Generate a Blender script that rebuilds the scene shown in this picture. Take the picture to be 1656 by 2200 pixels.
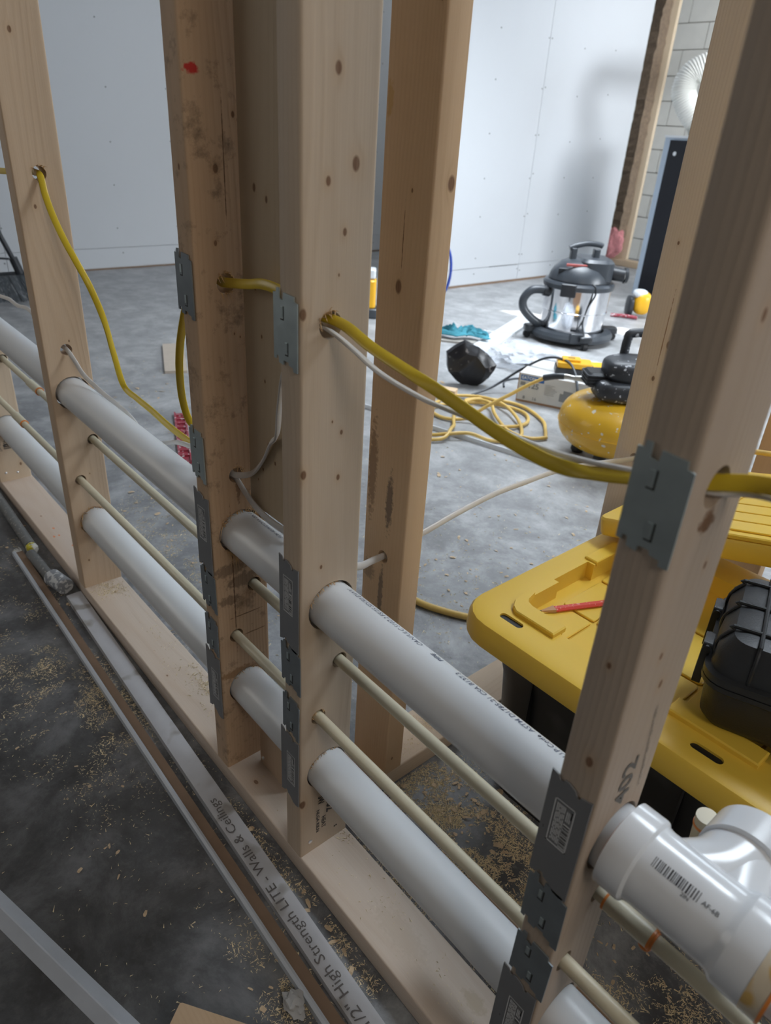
import bpy, bmesh, math, random
from mathutils import Vector, Matrix, noise
C = bpy.context.scene.collection
for o in list(bpy.data.objects): bpy.data.objects.remove(o)
PI = math.pi
S = bpy.context.scene
# ------------------------------------------------------------------ camera
cam = bpy.data.cameras.new('camera'); camo = bpy.data.objects.new('camera', cam); C.objects.link(camo); S.camera = camo
Rv = Vector((0.64927785, 0.75836416, 0.0576375)); Uv = Vector((-0.39499636, 0.27147446, 0.87765568)); Fv = Vector((-0.6499355, 0.59260899, -0.47581343))
m = Matrix.Identity(4)
for i in range(3):
    m[i][0] = Rv[i]; m[i][1] = Uv[i]; m[i][2] = -Fv[i]
m.translation = Vector((0.57936, -0.39876, 1.02940)); camo.matrix_world = m
cam.sensor_fit = 'VERTICAL'; cam.sensor_height = 34.888; cam.sensor_width = 26.26; cam.lens = 24
cam.clip_start = .02; cam.clip_end = 60
cam.dof.use_dof = True; cam.dof.focus_distance = 1.05; cam.dof.aperture_fstop = 6.5
# ------------------------------------------------------------------ world, lights, exposure
S.view_settings.view_transform = 'Standard'; S.view_settings.look = 'None'
S.view_settings.gamma = 1; S.view_settings.use_curve_mapping = False
S.view_settings.exposure = -0.22
w = bpy.data.worlds.new('world'); S.world = w; w.use_nodes = True
w.node_tree.nodes['Background'].inputs[0].default_value = (.55, .68, .9, 1)
w.node_tree.nodes['Background'].inputs[1].default_value = .35
def area(name, loc, target, sx, sy, power, col):
    l = bpy.data.lights.new(name, 'AREA'); l.shape = 'RECTANGLE'; l.size = sx; l.size_y = sy; l.energy = power; l.color = col
    o = bpy.data.objects.new(name, l); C.objects.link(o); o.location = loc
    o.rotation_euler = (Vector(target) - Vector(loc)).to_track_quat('-Z', 'Y').to_euler(); return o
wd = area('window_daylight', (2.92, 4.3, 1.78), (-3.2, 4.3, 1.15), 2.1, .85, 108, (.88, .94, 1.0)); wd.data.spread = math.radians(115)
area('back_window_daylight', (-.55, 6.2, 1.85), (-1.4, 2.0, .2), 1.1, .5, 22, (.75, .87, 1.0))
area('back_fill', (-1.3, 5.0, 2.5), (-2.4, 6.6, .9), .6, .3, 34, (.95, .97, 1.0))  # added fill brightening the block wall and the duct
wk = area('ceiling_fill', (-1.8, 2.9, 2.55), (-1.8, 2.9, 0), 1.6, 1.2, 62, (.84, .92, 1.0)); wk.data.spread = math.radians(110)  # added fill from above to lift the far floor and back area
area('near_warm_fill', (2.3, -.35, 2.1), (-.3, .1, .6), .8, .6, 17, (1.0, .90, .78))  # added warm fill for the right-hand faces of the studs
ov = area('overhead_fill', (.35, 1.6, 2.55), (.15, .5, 0), 1.1, .7, 30, (.80, .90, 1.0)); ov.data.spread = math.radians(130)  # soft cool light added under the ceiling for pipe tops and tote
area('near_side_fill', (-2.6, -2.3, 1.7), (-.8, 0, .9), 2.4, 1.4, 22, (.98, .95, .90))  # added fill for the front faces, with no window behind it
area('passage_fill', (-4.1, 5.4, 2.5), (-4.4, 4.4, .6), .4, .4, 11, (.88, .94, 1.0))  # added light to lift the left wall behind the inner wall
sun = bpy.data.lights.new('sun', 'SUN'); sun.energy = 26; sun.angle = .009; sun.color = (1, .97, .92)
suno = bpy.data.objects.new('sun', sun); C.objects.link(suno)
SD = Vector((-1.6, -2.6, -1.65)).normalized(); suno.rotation_euler = SD.to_track_quat('-Z', 'Y').to_euler()

# ------------------------------------------------------------------ materials
def newmat(name):
    m = bpy.data.materials.new(name); m.use_nodes = True; nt = m.node_tree; b = nt.nodes['Principled BSDF']; return m, nt, b
def N(nt, t, **k):
    n = nt.nodes.new(t)
    for a, v in k.items():
        if a.startswith('_'): n.inputs[int(a[1:])].default_value = v
        else: setattr(n, a, v)
    return n
def L(nt, a, b): nt.links.new(a, b)
def mathn(nt, op, a, b=None, c=None):
    n = N(nt, 'ShaderNodeMath', operation=op)
    for i, v in enumerate((a, b, c)):
        if v is None: continue
        if isinstance(v, (int, float)): n.inputs[i].default_value = v
        else: L(nt, v, n.inputs[i])
    return n.outputs[0]
def ramp(nt, f, stops):
    n = N(nt, 'ShaderNodeValToRGB'); e = n.color_ramp.elements
    e[0].position, e[0].color = stops[0][0], (*stops[0][1], 1); e[1].position, e[1].color = stops[-1][0], (*stops[-1][1], 1)
    for p, c in stops[1:-1]:
        x = e.new(p); x.color = (*c, 1)
    L(nt, f, n.inputs[0]); return n.outputs[0]
def mix(nt, f, a, b, mode='MIX'):
    n = N(nt, 'ShaderNodeMix', data_type='RGBA', blend_type=mode)
    if isinstance(f, (int, float)): n.inputs[0].default_value = f
    else: L(nt, f, n.inputs[0])
    for i, v in ((6, a), (7, b)):
        if isinstance(v, tuple): n.inputs[i].default_value = (*v, 1) if len(v) == 3 else v
        else: L(nt, v, n.inputs[i])
    return n.outputs[2]
MC = {}
def mat(name, col, rough=.5, metal=0, var=.12, vs=30, bump=0, bs=200, spec=.5, trans=0, alpha=1, coat=0, speck=None, sss=0, emit=0):
    if name in MC: return MC[name]
    m, nt, b = newmat(name)
    tc = N(nt, 'ShaderNodeTexCoord').outputs['Object']
    nz = N(nt, 'ShaderNodeTexNoise'); nz.inputs['Scale'].default_value = vs; nz.inputs['Detail'].default_value = 5; L(nt, tc, nz.inputs['Vector'])
    c = mix(nt, nz.outputs['Fac'], tuple(max(0, x * (1 - var)) for x in col), tuple(min(1, x * (1 + var)) for x in col))
    if speck:
        sc, th, sw, scol = speck
        v = N(nt, 'ShaderNodeTexNoise'); v.inputs['Scale'].default_value = sc; v.inputs['Detail'].default_value = 1.5; L(nt, tc, v.inputs['Vector'])
        f = ramp(nt, v.outputs['Fac'], [(th, (0, 0, 0)), (th + sw, (1, 1, 1))]); c = mix(nt, f, c, scol)
    L(nt, c, b.inputs['Base Color'])
    rr = mathn(nt, 'MULTIPLY_ADD', nz.outputs['Fac'], .18, rough - .09); L(nt, rr, b.inputs['Roughness'])
    b.inputs['Metallic'].default_value = metal; b.inputs['Specular IOR Level'].default_value = spec
    b.inputs['Transmission Weight'].default_value = trans; b.inputs['Alpha'].default_value = alpha; b.inputs['Coat Weight'].default_value = coat
    if sss: b.inputs['Subsurface Weight'].default_value = sss; b.inputs['Subsurface Radius'].default_value = (.02, .012, .006); b.inputs['Subsurface Scale'].default_value = .5
    if bump:
        n2 = N(nt, 'ShaderNodeTexNoise'); n2.inputs['Scale'].default_value = bs; n2.inputs['Detail'].default_value = 4; L(nt, tc, n2.inputs['Vector'])
        bp = N(nt, 'ShaderNodeBump'); bp.inputs['Strength'].default_value = bump; bp.inputs['Distance'].default_value = .001
        L(nt, n2.outputs['Fac'], bp.inputs['Height']); L(nt, bp.outputs[0], b.inputs['Normal'])
    MC[name] = m; return m
def wood(name, axis='Z', seed=0, knots=(), base=(.60, .445, .285), dark=(.44, .27, .135), pale=(.70, .56, .40), off=(.07, -.03), stains=(), orange=0, dirt=0):
    base, dark, pale = [tuple(x * f_ for x, f_ in zip(q, (1.02, 1.05, 1.14))) for q in (base, dark, pale)]
    m, nt, b = newmat(name)
    tc = N(nt, 'ShaderNodeTexCoord').outputs['Object']
    sp = N(nt, 'ShaderNodeSeparateXYZ'); L(nt, tc, sp.inputs[0]); X, Y, Z = sp.outputs
    u, v, wz = {'Z': (X, Y, Z), 'X': (Y, Z, X), 'Y': (Z, X, Y)}[axis]
    q = N(nt, 'ShaderNodeCombineXYZ'); L(nt, mathn(nt, 'MULTIPLY', u, 7.0), q.inputs[0]); L(nt, mathn(nt, 'MULTIPLY', v, 7.0), q.inputs[1])
    L(nt, mathn(nt, 'MULTIPLY_ADD', wz, 1.1, seed * 3.7), q.inputs[2])
    nz = N(nt, 'ShaderNodeTexNoise'); nz.inputs['Scale'].default_value = 1.0; nz.inputs['Detail'].default_value = 2; L(nt, q.outputs[0], nz.inputs['Vector'])
    wr = N(nt, 'ShaderNodeSeparateColor'); L(nt, nz.outputs['Color'], wr.inputs[0])
    uu = mathn(nt, 'MULTIPLY_ADD', wr.outputs[0], .07, mathn(nt, 'ADD', u, off[0] - .035)); vv = mathn(nt, 'MULTIPLY_ADD', wr.outputs[1], .07, mathn(nt, 'ADD', v, off[1] - .035))
    r = mathn(nt, 'SQRT', mathn(nt, 'ADD', mathn(nt, 'MULTIPLY', uu, uu), mathn(nt, 'MULTIPLY', vv, vv)))
    kmask = None; kcore = None
    for (a, bb, cc, rad) in knots:      # object coordinates of each knot centre and its radius
        pu, pv, pw = {'Z': (a, bb, cc), 'X': (bb, cc, a), 'Y': (cc, a, bb)}[axis]
        d = N(nt, 'ShaderNodeCombineXYZ'); L(nt, mathn(nt, 'SUBTRACT', u, pu), d.inputs[0]); L(nt, mathn(nt, 'SUBTRACT', v, pv), d.inputs[1]); L(nt, mathn(nt, 'MULTIPLY', mathn(nt, 'SUBTRACT', wz, pw), .62), d.inputs[2])
        ln = N(nt, 'ShaderNodeVectorMath', operation='LENGTH'); L(nt, d.outputs[0], ln.inputs[0]); dist = mathn(nt, 'DIVIDE', ln.outputs['Value'], rad * .55); rad = rad * .55
        g = mathn(nt, 'POWER', 2.718, mathn(nt, 'MULTIPLY', mathn(nt, 'MULTIPLY', dist, dist), -.22))
        r = mathn(nt, 'MULTIPLY_ADD', g, rad * .9, r)
        n = N(nt, 'ShaderNodeMapRange'); L(nt, dist, n.inputs[0]); n.inputs[1].default_value = .75; n.inputs[2].default_value = 1.15; n.inputs[3].default_value = 1; n.inputs[4].default_value = 0
        kcore = n.outputs[0] if kcore is None else mathn(nt, 'MAXIMUM', kcore, n.outputs[0])
        kmask = g if kmask is None else mathn(nt, 'MAXIMUM', kmask, g)
    ring = mathn(nt, 'MULTIPLY_ADD', mathn(nt, 'SINE', mathn(nt, 'MULTIPLY', r, 2 * PI / .0062)), .5, .5)
    ring = mathn(nt, 'POWER', ring, 2.2)
    fq = N(nt, 'ShaderNodeCombineXYZ'); L(nt, mathn(nt, 'MULTIPLY', u, 420.0), fq.inputs[0]); L(nt, mathn(nt, 'MULTIPLY', v, 420.0), fq.inputs[1]); L(nt, mathn(nt, 'MULTIPLY', wz, 9.0), fq.inputs[2])
    fn = N(nt, 'ShaderNodeTexNoise'); fn.inputs['Scale'].default_value = 1; fn.inputs['Detail'].default_value = 3; L(nt, fq.outputs[0], fn.inputs['Vector'])
    big = N(nt, 'ShaderNodeTexNoise'); big.inputs['Scale'].default_value = 2.2; big.inputs['Detail'].default_value = 3; L(nt, q.outputs[0], big.inputs['Vector'])
    c = mix(nt, mathn(nt, 'MULTIPLY', ring, .30), base, tuple(.55 * a + .45 * b_ for a, b_ in zip(base, dark)))
    c = mix(nt, mathn(nt, 'MULTIPLY_ADD', big.outputs['Fac'], .9, -.2), c, pale)
    c = mix(nt, mathn(nt, 'MULTIPLY_ADD', fn.outputs['Fac'], .22, -.04), c, dark)
    if orange: c = mix(nt, orange, c, (.72, .38, .13))
    if kmask is not None:
        c = mix(nt, mathn(nt, 'MULTIPLY', kmask, .35), c, (.50, .31, .16)); c = mix(nt, mathn(nt, 'MULTIPLY', kcore, mathn(nt, 'MULTIPLY_ADD', fn.outputs['Fac'], .6, .5)), c, (.15, .065, .03))
    if dirt:
        dn = N(nt, 'ShaderNodeTexNoise'); dn.inputs['Scale'].default_value = 26; dn.inputs['Detail'].default_value = 8; dn.inputs['Roughness'].default_value = .72; L(nt, tc, dn.inputs['Vector'])
        c = mix(nt, mathn(nt, 'MULTIPLY', ramp(nt, dn.outputs['Fac'], [(.54, (0, 0, 0)), (.72, (1, 1, 1))]), dirt), c, (.09, .065, .045))
    for (a, bb, cc, ra, rb, rc, col, amt) in stains:
        d = N(nt, 'ShaderNodeCombineXYZ')
        for i, (ax, p0, rr) in enumerate(((X, a, ra), (Y, bb, rb), (Z, cc, rc))): L(nt, mathn(nt, 'DIVIDE', mathn(nt, 'SUBTRACT', ax, p0), rr), d.inputs[i])
        ln = N(nt, 'ShaderNodeVectorMath', operation='LENGTH'); L(nt, d.outputs[0], ln.inputs[0])
        sn = N(nt, 'ShaderNodeTexNoise'); sn.inputs['Scale'].default_value = 160; sn.inputs['Detail'].default_value = 4; L(nt, tc, sn.inputs['Vector'])
        e = mathn(nt, 'MULTIPLY_ADD', sn.outputs['Fac'], 1.6, mathn(nt, 'SUBTRACT', .55, ln.outputs['Value']))
        n = N(nt, 'ShaderNodeMapRange'); L(nt, e, n.inputs[0]); n.inputs[1].default_value = .3; n.inputs[2].default_value = .7; n.inputs[3].default_value = 0; n.inputs[4].default_value = amt
        c = mix(nt, n.outputs[0], c, col)
    L(nt, c, b.inputs['Base Color']); b.inputs['Roughness'].default_value = .62; b.inputs['Specular IOR Level'].default_value = .3
    bp = N(nt, 'ShaderNodeBump'); bp.inputs['Strength'].default_value = .25; bp.inputs['Distance'].default_value = .0006
    L(nt, mathn(nt, 'ADD', fn.outputs['Fac'], ring), bp.inputs['Height']); L(nt, bp.outputs[0], b.inputs['Normal'])
    return m
def floor_mat():
    m, nt, b = newmat('concrete_floor')
    tc = N(nt, 'ShaderNodeTexCoord').outputs['Object']
    def nz(sc, det=6, ro=.6, dist=0):
        n = N(nt, 'ShaderNodeTexNoise'); n.inputs['Scale'].default_value = sc; n.inputs['Detail'].default_value = det; n.inputs['Roughness'].default_value = ro; n.inputs['Distortion'].default_value = dist
        L(nt, tc, n.inputs['Vector']); return n.outputs['Fac']
    a = nz(1.6, 6, .65, .3); bb = nz(6, 10, .74, .25); d = nz(60, 5, .7); e = nz(420, 3)
    c = ramp(nt, a, [(.34, (.085, .085, .09)), (.5, (.13, .135, .145)), (.66, (.21, .22, .235))])
    c = mix(nt, ramp(nt, bb, [(.46, (0, 0, 0)), (.66, (.85, .85, .85))]), c, (.42, .43, .45))
    c = mix(nt, ramp(nt, bb, [(.30, (.75, .75, .75)), (.44, (0, 0, 0))]), c, (.06, .058, .056))
    c = mix(nt, ramp(nt, d, [(.52, (0, 0, 0)), (.78, (.5, .5, .5))]), c, (.36, .36, .36))
    # slab further into the room painted lighter for window light and glancing reflection; darker damp slab on the near side of the framing
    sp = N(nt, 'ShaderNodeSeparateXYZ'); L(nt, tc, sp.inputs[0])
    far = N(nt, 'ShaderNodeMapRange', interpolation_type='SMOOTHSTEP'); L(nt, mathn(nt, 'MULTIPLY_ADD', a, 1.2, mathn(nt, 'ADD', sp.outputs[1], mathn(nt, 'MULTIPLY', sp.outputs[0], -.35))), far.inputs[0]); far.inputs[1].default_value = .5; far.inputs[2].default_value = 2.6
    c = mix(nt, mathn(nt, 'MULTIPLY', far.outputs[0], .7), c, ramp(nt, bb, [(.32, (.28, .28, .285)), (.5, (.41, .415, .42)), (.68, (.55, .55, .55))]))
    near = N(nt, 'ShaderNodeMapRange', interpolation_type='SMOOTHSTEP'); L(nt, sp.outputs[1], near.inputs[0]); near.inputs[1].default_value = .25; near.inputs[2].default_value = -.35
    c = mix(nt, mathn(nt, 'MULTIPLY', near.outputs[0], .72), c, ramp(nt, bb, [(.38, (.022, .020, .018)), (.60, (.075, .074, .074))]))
    L(nt, c, b.inputs['Base Color'])
    L(nt, mathn(nt, 'MULTIPLY_ADD', bb, .45, .22), b.inputs['Roughness']); b.inputs['Specular IOR Level'].default_value = .5
    bp = N(nt, 'ShaderNodeBump'); bp.inputs['Strength'].default_value = .35; bp.inputs['Distance'].default_value = .001
    L(nt, mathn(nt, 'ADD', d, mathn(nt, 'MULTIPLY', e, .5)), bp.inputs['Height']); L(nt, bp.outputs[0], b.inputs['Normal'])
    return m
pvc = mat('white_pvc', (.76, .78, .80), .32, var=.015, vs=6, spec=.5)
cream = mat('cream_plastic', (.68, .62, .46), .36, var=.03, vs=12)
fitw = mat('white_fitting', (.74, .77, .81), .2, var=.012, vs=8, spec=.6)
orangep = mat('orange_primer', (.80, .27, .06), .35, var=.2)
tanp = mat('tan_primer', (.66, .58, .45), .3, var=.2, vs=40, speck=(45, .52, .08, (.60, .40, .14)))
galv = mat('galvanized_steel', (.50, .58, .60), .42, metal=.75, var=.14, vs=55, bump=.15, bs=120)
galvd = mat('dark_galvanized_steel', (.24, .275, .30), .42, metal=.5, var=.2, vs=55, bump=.1, bs=120)
plateg = mat('grey_steel_plate', (.27, .28, .295), .42, metal=.45, var=.08, vs=20)
slitk = mat('dark_slit', (.03, .03, .03), .8)
labw = mat('label_ink', (.70, .71, .72), .6)
labd = mat('label_dark_ink', (.035, .037, .04), .6)
inkk = mat('black_ink', (.035, .035, .04), .6)
inkb = mat('blue_black_ink', (.12, .14, .20), .6)
yel = mat('yellow_cable_sheath', (.70, .50, .03), .33, var=.05, spec=.5)
whc = mat('white_cable_sheath', (.74, .72, .70), .36, var=.04)
hosem = mat('yellow_air_hose', (.68, .46, .13), .35, var=.06)
lidy = mat('yellow_tote_plastic', (.80, .53, .065), .40, var=.03, vs=8, sss=.05)
binb = mat('black_tote_plastic', (.014, .014, .015), .42, var=.3, vs=20, speck=(14, .60, .2, (.05, .05, .05)))
caseb = mat('black_case_plastic', (.016, .018, .021), .45, var=.3, vs=40, bump=.3, bs=500)
blk = mat('black_plastic', (.022, .025, .030), .38, var=.25)
blks = mat('paint_spattered_black_plastic', (.035, .038, .045), .4, var=.25, speck=(60, .66, .03, (.55, .57, .6)))
dgrey = mat('dark_grey_plastic', (.045, .052, .062), .35, var=.2)
rubber = mat('black_rubber', (.015, .015, .016), .6)
tanky = mat('yellow_tank_paint', (.74, .42, .025), .36, var=.06, vs=9, speck=(52, .67, .03, (.72, .68, .58)), coat=.3)
steel = mat('polished_steel', (.80, .80, .82), .09, metal=1, var=.02, vs=3)
steel2 = mat('brushed_metal', (.5, .5, .48), .35, metal=.9)
dry = mat('drywall_paper', (.56, .58, .605), .75, var=.025, vs=3, bump=.05)
dryb = mat('drywall_core', (.62, .61, .58), .85)
paperb = mat('brown_drywall_paper', (.23, .155, .105), .85, var=.2, vs=25)
beadg = mat('pale_grey_bead', (.52, .56, .62), .4, var=.1, vs=40)
stripw = mat('grey_white_strip', (.47, .475, .50), .5, var=.12, vs=30, speck=(24, .6, .1, (.30, .285, .27)))
whitem = mat('white_trim', (.74, .77, .80), .4, var=.04)
blockm = mat('painted_block', (.74, .74, .70), .8, var=.08, vs=10, bump=.6, bs=90)
mortar = mat('block_mortar', (.40, .38, .34), .9, var=.15)
wool = mat('brown_mineral_wool', (.20, .145, .10), .95, var=.5, vs=40, bump=1, bs=120)
pinkm = mat('pink_insulation', (.62, .25, .26), .95, var=.3, vs=50, bump=1, bs=160)
acg = mat('grey_cabinet', (.40, .48, .58), .4, var=.04)
acb = mat('gloss_black_panel', (.004, .005, .009), .2, var=.1, spec=.25)
ductm = mat('white_flexible_duct', (.80, .80, .76), .35, var=.05, trans=0)
redp = mat('red_paint', (.70, .07, .05), .4, var=.15, speck=(220, .62, .08, (.75, .4, .32)))
pink2 = mat('crimson_plastic', (.30, .03, .05), .4, var=.2, speck=(90, .60, .04, (.65, .60, .62)))
woodraw = mat('raw_sharpened_wood', (.55, .33, .19), .6)
ragm = mat('turquoise_cloth', (.055, .26, .33), .9, var=.25, vs=60)
cardb = mat('brown_cardboard', (.36, .215, .13), .85, var=.1)
cardw = mat('white_printed_cardboard', (.62, .62, .61), .6, var=.03)
bluei = mat('blue_print', (.02, .13, .42), .5)
greyi = mat('grey_print', (.24, .25, .26), .6)
dwy = mat('yellow_tool_plastic', (.85, .45, .02), .35, var=.05)
bagm = mat('clear_polythene', (.80, .84, .90), .18, var=.03, alpha=.38, spec=.8)
blackbagm = mat('black_polythene', (.012, .012, .015), .33, var=.3, bump=.6, bs=30, speck=(40, .66, .06, (.16, .15, .15)))
bluem = mat('blue_plastic', (.03, .07, .35), .3)
bristle = mat('grey_bristle', (.16, .18, .20), .7, var=.3)
chipm = mat('pine_shaving', (.58, .44, .29), .75, var=.3, vs=80)
dustm = mat('sawdust', (.86, .70, .47), .85, var=.25, vs=300)
fibrem = mat('torn_wood_fibre', (.62, .40, .20), .8, var=.25, vs=200)
paintcan = mat('paint_crusted_grey', (.27, .29, .32), .6, var=.1, speck=(75, .50, .03, (.62, .64, .66)))
poleg = mat('dull_grey_tube', (.15, .155, .155), .6, var=.2, vs=60, speck=(120, .62, .05, (.30, .29, .27)))
scrapw = mat('chipped_white_paint', (.60, .60, .56), .6, speck=(40, .55, .03, (.55, .48, .03)))
nailm = mat('nail_head', (.75, .77, .80), .25, metal=.8)

# ------------------------------------------------------------------ geometry helpers
class MB:
    def __init__(s): s.v = []; s.f = []; s.M = Matrix.Identity(4)
    def at(s, loc=(0, 0, 0), rz=0, rx=0, ry=0, sc=1):
        s.M = Matrix.Translation(loc) @ Matrix.Rotation(rz, 4, 'Z') @ Matrix.Rotation(ry, 4, 'Y') @ Matrix.Rotation(rx, 4, 'X') @ Matrix.Scale(sc, 4); return s
    def add(s, vs, fs):
        k = len(s.v); s.v += [tuple(s.M @ Vector(v)) for v in vs]; s.f += [tuple(i + k for i in f) for f in fs]; return s
    def box(s, x0, x1, y0, y1, z0, z1, b=0):
        if b:
            return s.prism(rrect((x0 + x1) / 2, (y0 + y1) / 2, x1 - x0, y1 - y0, b, 3), z0, z1)
        return s.add([(x0, y0, z0), (x1, y0, z0), (x1, y1, z0), (x0, y1, z0), (x0, y0, z1), (x1, y0, z1), (x1, y1, z1), (x0, y1, z1)],
                     [(0, 3, 2, 1), (4, 5, 6, 7), (0, 1, 5, 4), (1, 2, 6, 5), (2, 3, 7, 6), (3, 0, 4, 7)])
    def prism(s, pts, z0, z1, ax='Z', bev=0):
        n = len(pts)
        def P(x, y, z): return {'Z': (x, y, z), 'Y': (x, z, y), 'X': (z, x, y)}[ax]
        if bev:
            cx = sum(p[0] for p in pts) / n; cy = sum(p[1] for p in pts) / n
            w_ = max(p[0] for p in pts) - min(p[0] for p in pts); h_ = max(p[1] for p in pts) - min(p[1] for p in pts)
            sx, sy = 1 - 2 * bev / w_, 1 - 2 * bev / h_
            ins = [(cx + (x - cx) * sx, cy + (y - cy) * sy) for x, y in pts]
            rows = [(ins, z0), (pts, z0 + bev), (pts, z1 - bev), (ins, z1)]
        else: rows = [(pts, z0), (pts, z1)]
        vs = [P(x, y, z) for pl, z in rows for x, y in pl]; fs = []
        for r in range(len(rows) - 1):
            for i in range(n): fs.append((r * n + i, r * n + (i + 1) % n, (r + 1) * n + (i + 1) % n, (r + 1) * n + i))
        fs.append(tuple(range(n))[::-1]); fs.append(tuple((len(rows) - 1) * n + i for i in range(n)))
        return s.add(vs, fs)
    def tube(s, path, r, seg=12, caps=True, closed=False):
        P = [Vector(p) for p in path]; n = len(P); R = r if isinstance(r, (list, tuple)) else [r] * n
        t0 = (P[1] - P[0]).normalized(); up = Vector((0, 0, 1)) if abs(t0.z) < .9 else Vector((1, 0, 0)); side = t0.cross(up).normalized()
        vs = []; fs = []
        for i in range(n):
            t = ((P[(i + 1) % n] - P[i - 1]) if closed else (P[min(i + 1, n - 1)] - P[max(i - 1, 0)]))
            if t.length < 1e-9: t = t0
            t = t.normalized(); side = (side - t * side.dot(t)).normalized(); u2 = t.cross(side)
            for k in range(seg):
                a = 2 * PI * k / seg; vs.append(tuple(P[i] + (side * math.cos(a) + u2 * math.sin(a)) * R[i]))
        for i in range(n if closed else n - 1):
            j = (i + 1) % n
            for k in range(seg): fs.append((i * seg + k, j * seg + k, j * seg + (k + 1) % seg, i * seg + (k + 1) % seg))
        if caps and not closed: fs.append(tuple(range(seg))); fs.append(tuple((n - 1) * seg + k for k in range(seg))[::-1])
        return s.add(vs, [f[::-1] for f in fs])
    def pipe(s, a, b, ro, ri, seg=40):     # hollow straight pipe
        a, b = Vector(a), Vector(b); t = (b - a).normalized(); up = Vector((0, 0, 1)) if abs(t.z) < .9 else Vector((1, 0, 0)); e = t.cross(up).normalized(); g = t.cross(e)
        vs = []
        for c, r in ((a, ro), (b, ro), (b, ri), (a, ri)):
            for k in range(seg): vs.append(tuple(c + (e * math.cos(2 * PI * k / seg) + g * math.sin(2 * PI * k / seg)) * r))
        fs = [(q * seg + k, q * seg + (k + 1) % seg, ((q + 1) % 4) * seg + (k + 1) % seg, ((q + 1) % 4) * seg + k) for q in range(4) for k in range(seg)]
        return s.add(vs, fs)
    def lathe(s, prof, seg=40, cx=0, cy=0):
        n = len(prof); vs = [(cx + r * math.cos(2 * PI * k / seg), cy + r * math.sin(2 * PI * k / seg), z) for r, z in prof for k in range(seg)]
        fs = [(i * seg + k, i * seg + (k + 1) % seg, (i + 1) * seg + (k + 1) % seg, (i + 1) * seg + k) for i in range(n - 1) for k in range(seg)]
        if prof[0][0] > 1e-5: fs.append(tuple(range(seg))[::-1])
        if prof[-1][0] > 1e-5: fs.append(tuple((n - 1) * seg + k for k in range(seg)))
        return s.add(vs, fs)
    def ball(s, c, r, seg=20, rings=12, p=1):
        rx, ry, rz = r if isinstance(r, (tuple, list)) else (r, r, r); vs = []; fs = []
        sg = lambda x: math.copysign(abs(x) ** p, x)
        for i in range(rings + 1):
            th = PI * i / rings
            for k in range(seg):
                a = 2 * PI * k / seg; vs.append((c[0] + rx * sg(math.sin(th)) * sg(math.cos(a)), c[1] + ry * sg(math.sin(th)) * sg(math.sin(a)), c[2] - rz * sg(math.cos(th))))
        for i in range(rings):
            for k in range(seg): fs.append((i * seg + k, i * seg + (k + 1) % seg, (i + 1) * seg + (k + 1) % seg, (i + 1) * seg + k))
        return s.add(vs, fs)
    def ribbon(s, path, wd, th, ups):      # flat sheathed cable: rounded section swept with an explicit "wide" direction
        P = [Vector(p) for p in path]; n = len(P); vs = []; fs = []
        sec = []
        for k in range(12):
            a = 2 * PI * k / 12; sec.append((math.copysign(abs(math.cos(a)) ** .55, math.cos(a)) * wd / 2, math.copysign(abs(math.sin(a)) ** .9, math.sin(a)) * th / 2))
        for i in range(n):
            t = (P[min(i + 1, n - 1)] - P[max(i - 1, 0)]).normalized(); u = Vector(ups[i]); u = (u - t * u.dot(t)).normalized(); v = t.cross(u)
            for a, b in sec: vs.append(tuple(P[i] + u * a + v * b))
        for i in range(n - 1):
            for k in range(12): fs.append((i * 12 + k, i * 12 + (k + 1) % 12, (i + 1) * 12 + (k + 1) % 12, (i + 1) * 12 + k))
        fs.append(tuple(range(12))[::-1]); fs.append(tuple((n - 1) * 12 + k for k in range(12)))
        return s.add(vs, fs)
    def build(s, name, m, parent=None, loc=None, smooth=35):
        org = Vector(loc) if loc else (Vector(WORLD[parent.name]) if parent else Vector((0, 0, 0)))
        me = bpy.data.meshes.new(name); me.from_pydata([tuple(Vector(v) - org) for v in s.v], [], s.f); me.validate()
        bm = bmesh.new(); bm.from_mesh(me); bmesh.ops.remove_doubles(bm, verts=bm.verts, dist=1e-6); bmesh.ops.recalc_face_normals(bm, faces=bm.faces); bm.to_mesh(me); bm.free()
        o = bpy.data.objects.new(name, me); C.objects.link(o); me.materials.append(m)
        if smooth:
            for p in me.polygons: p.use_smooth = True
            me.set_sharp_from_angle(angle=math.radians(smooth))
        if parent: o.parent = parent; o.location = org - Vector(WORLD[parent.name])
        else: o.location = org
        WORLD[o.name] = tuple(org)
        return o
WORLD = {}
def rrect(cx, cy, w_, h_, r, n=5):
    pts = []
    for qx, qy, a0 in ((1, -1, -90), (1, 1, 0), (-1, 1, 90), (-1, -1, 180)):
        for k in range(n + 1):
            a = math.radians(a0 + 90 * k / n); pts.append((cx + qx * (w_ / 2 - r) + r * math.cos(a), cy + qy * (h_ / 2 - r) + r * math.sin(a)))
    return pts
def spline(P, n=8):
    P = [Vector(p) for p in P]; out = []
    for i in range(len(P) - 1):
        a, b, c, d = P[max(i - 1, 0)], P[i], P[i + 1], P[min(i + 2, len(P) - 1)]
        for k in range(n):
            t = k / n; out.append(.5 * ((2 * b) + (c - a) * t + (2 * a - 5 * b + 4 * c - d) * t * t + (3 * b - a - 3 * c + d) * t ** 3))
    out.append(P[-1]); return out
def tag(o, label=None, cat=None, group=None, kind=None):
    if label: o['label'] = label
    if cat: o['category'] = cat
    if group: o['group'] = group
    if kind: o['kind'] = kind
    return o
def thing(name, loc, label, cat, group=None):
    o = bpy.data.objects.new(name, None); C.objects.link(o); o.location = loc; o.empty_display_size = .05; WORLD[o.name] = tuple(loc); return tag(o, label, cat, group)
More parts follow.
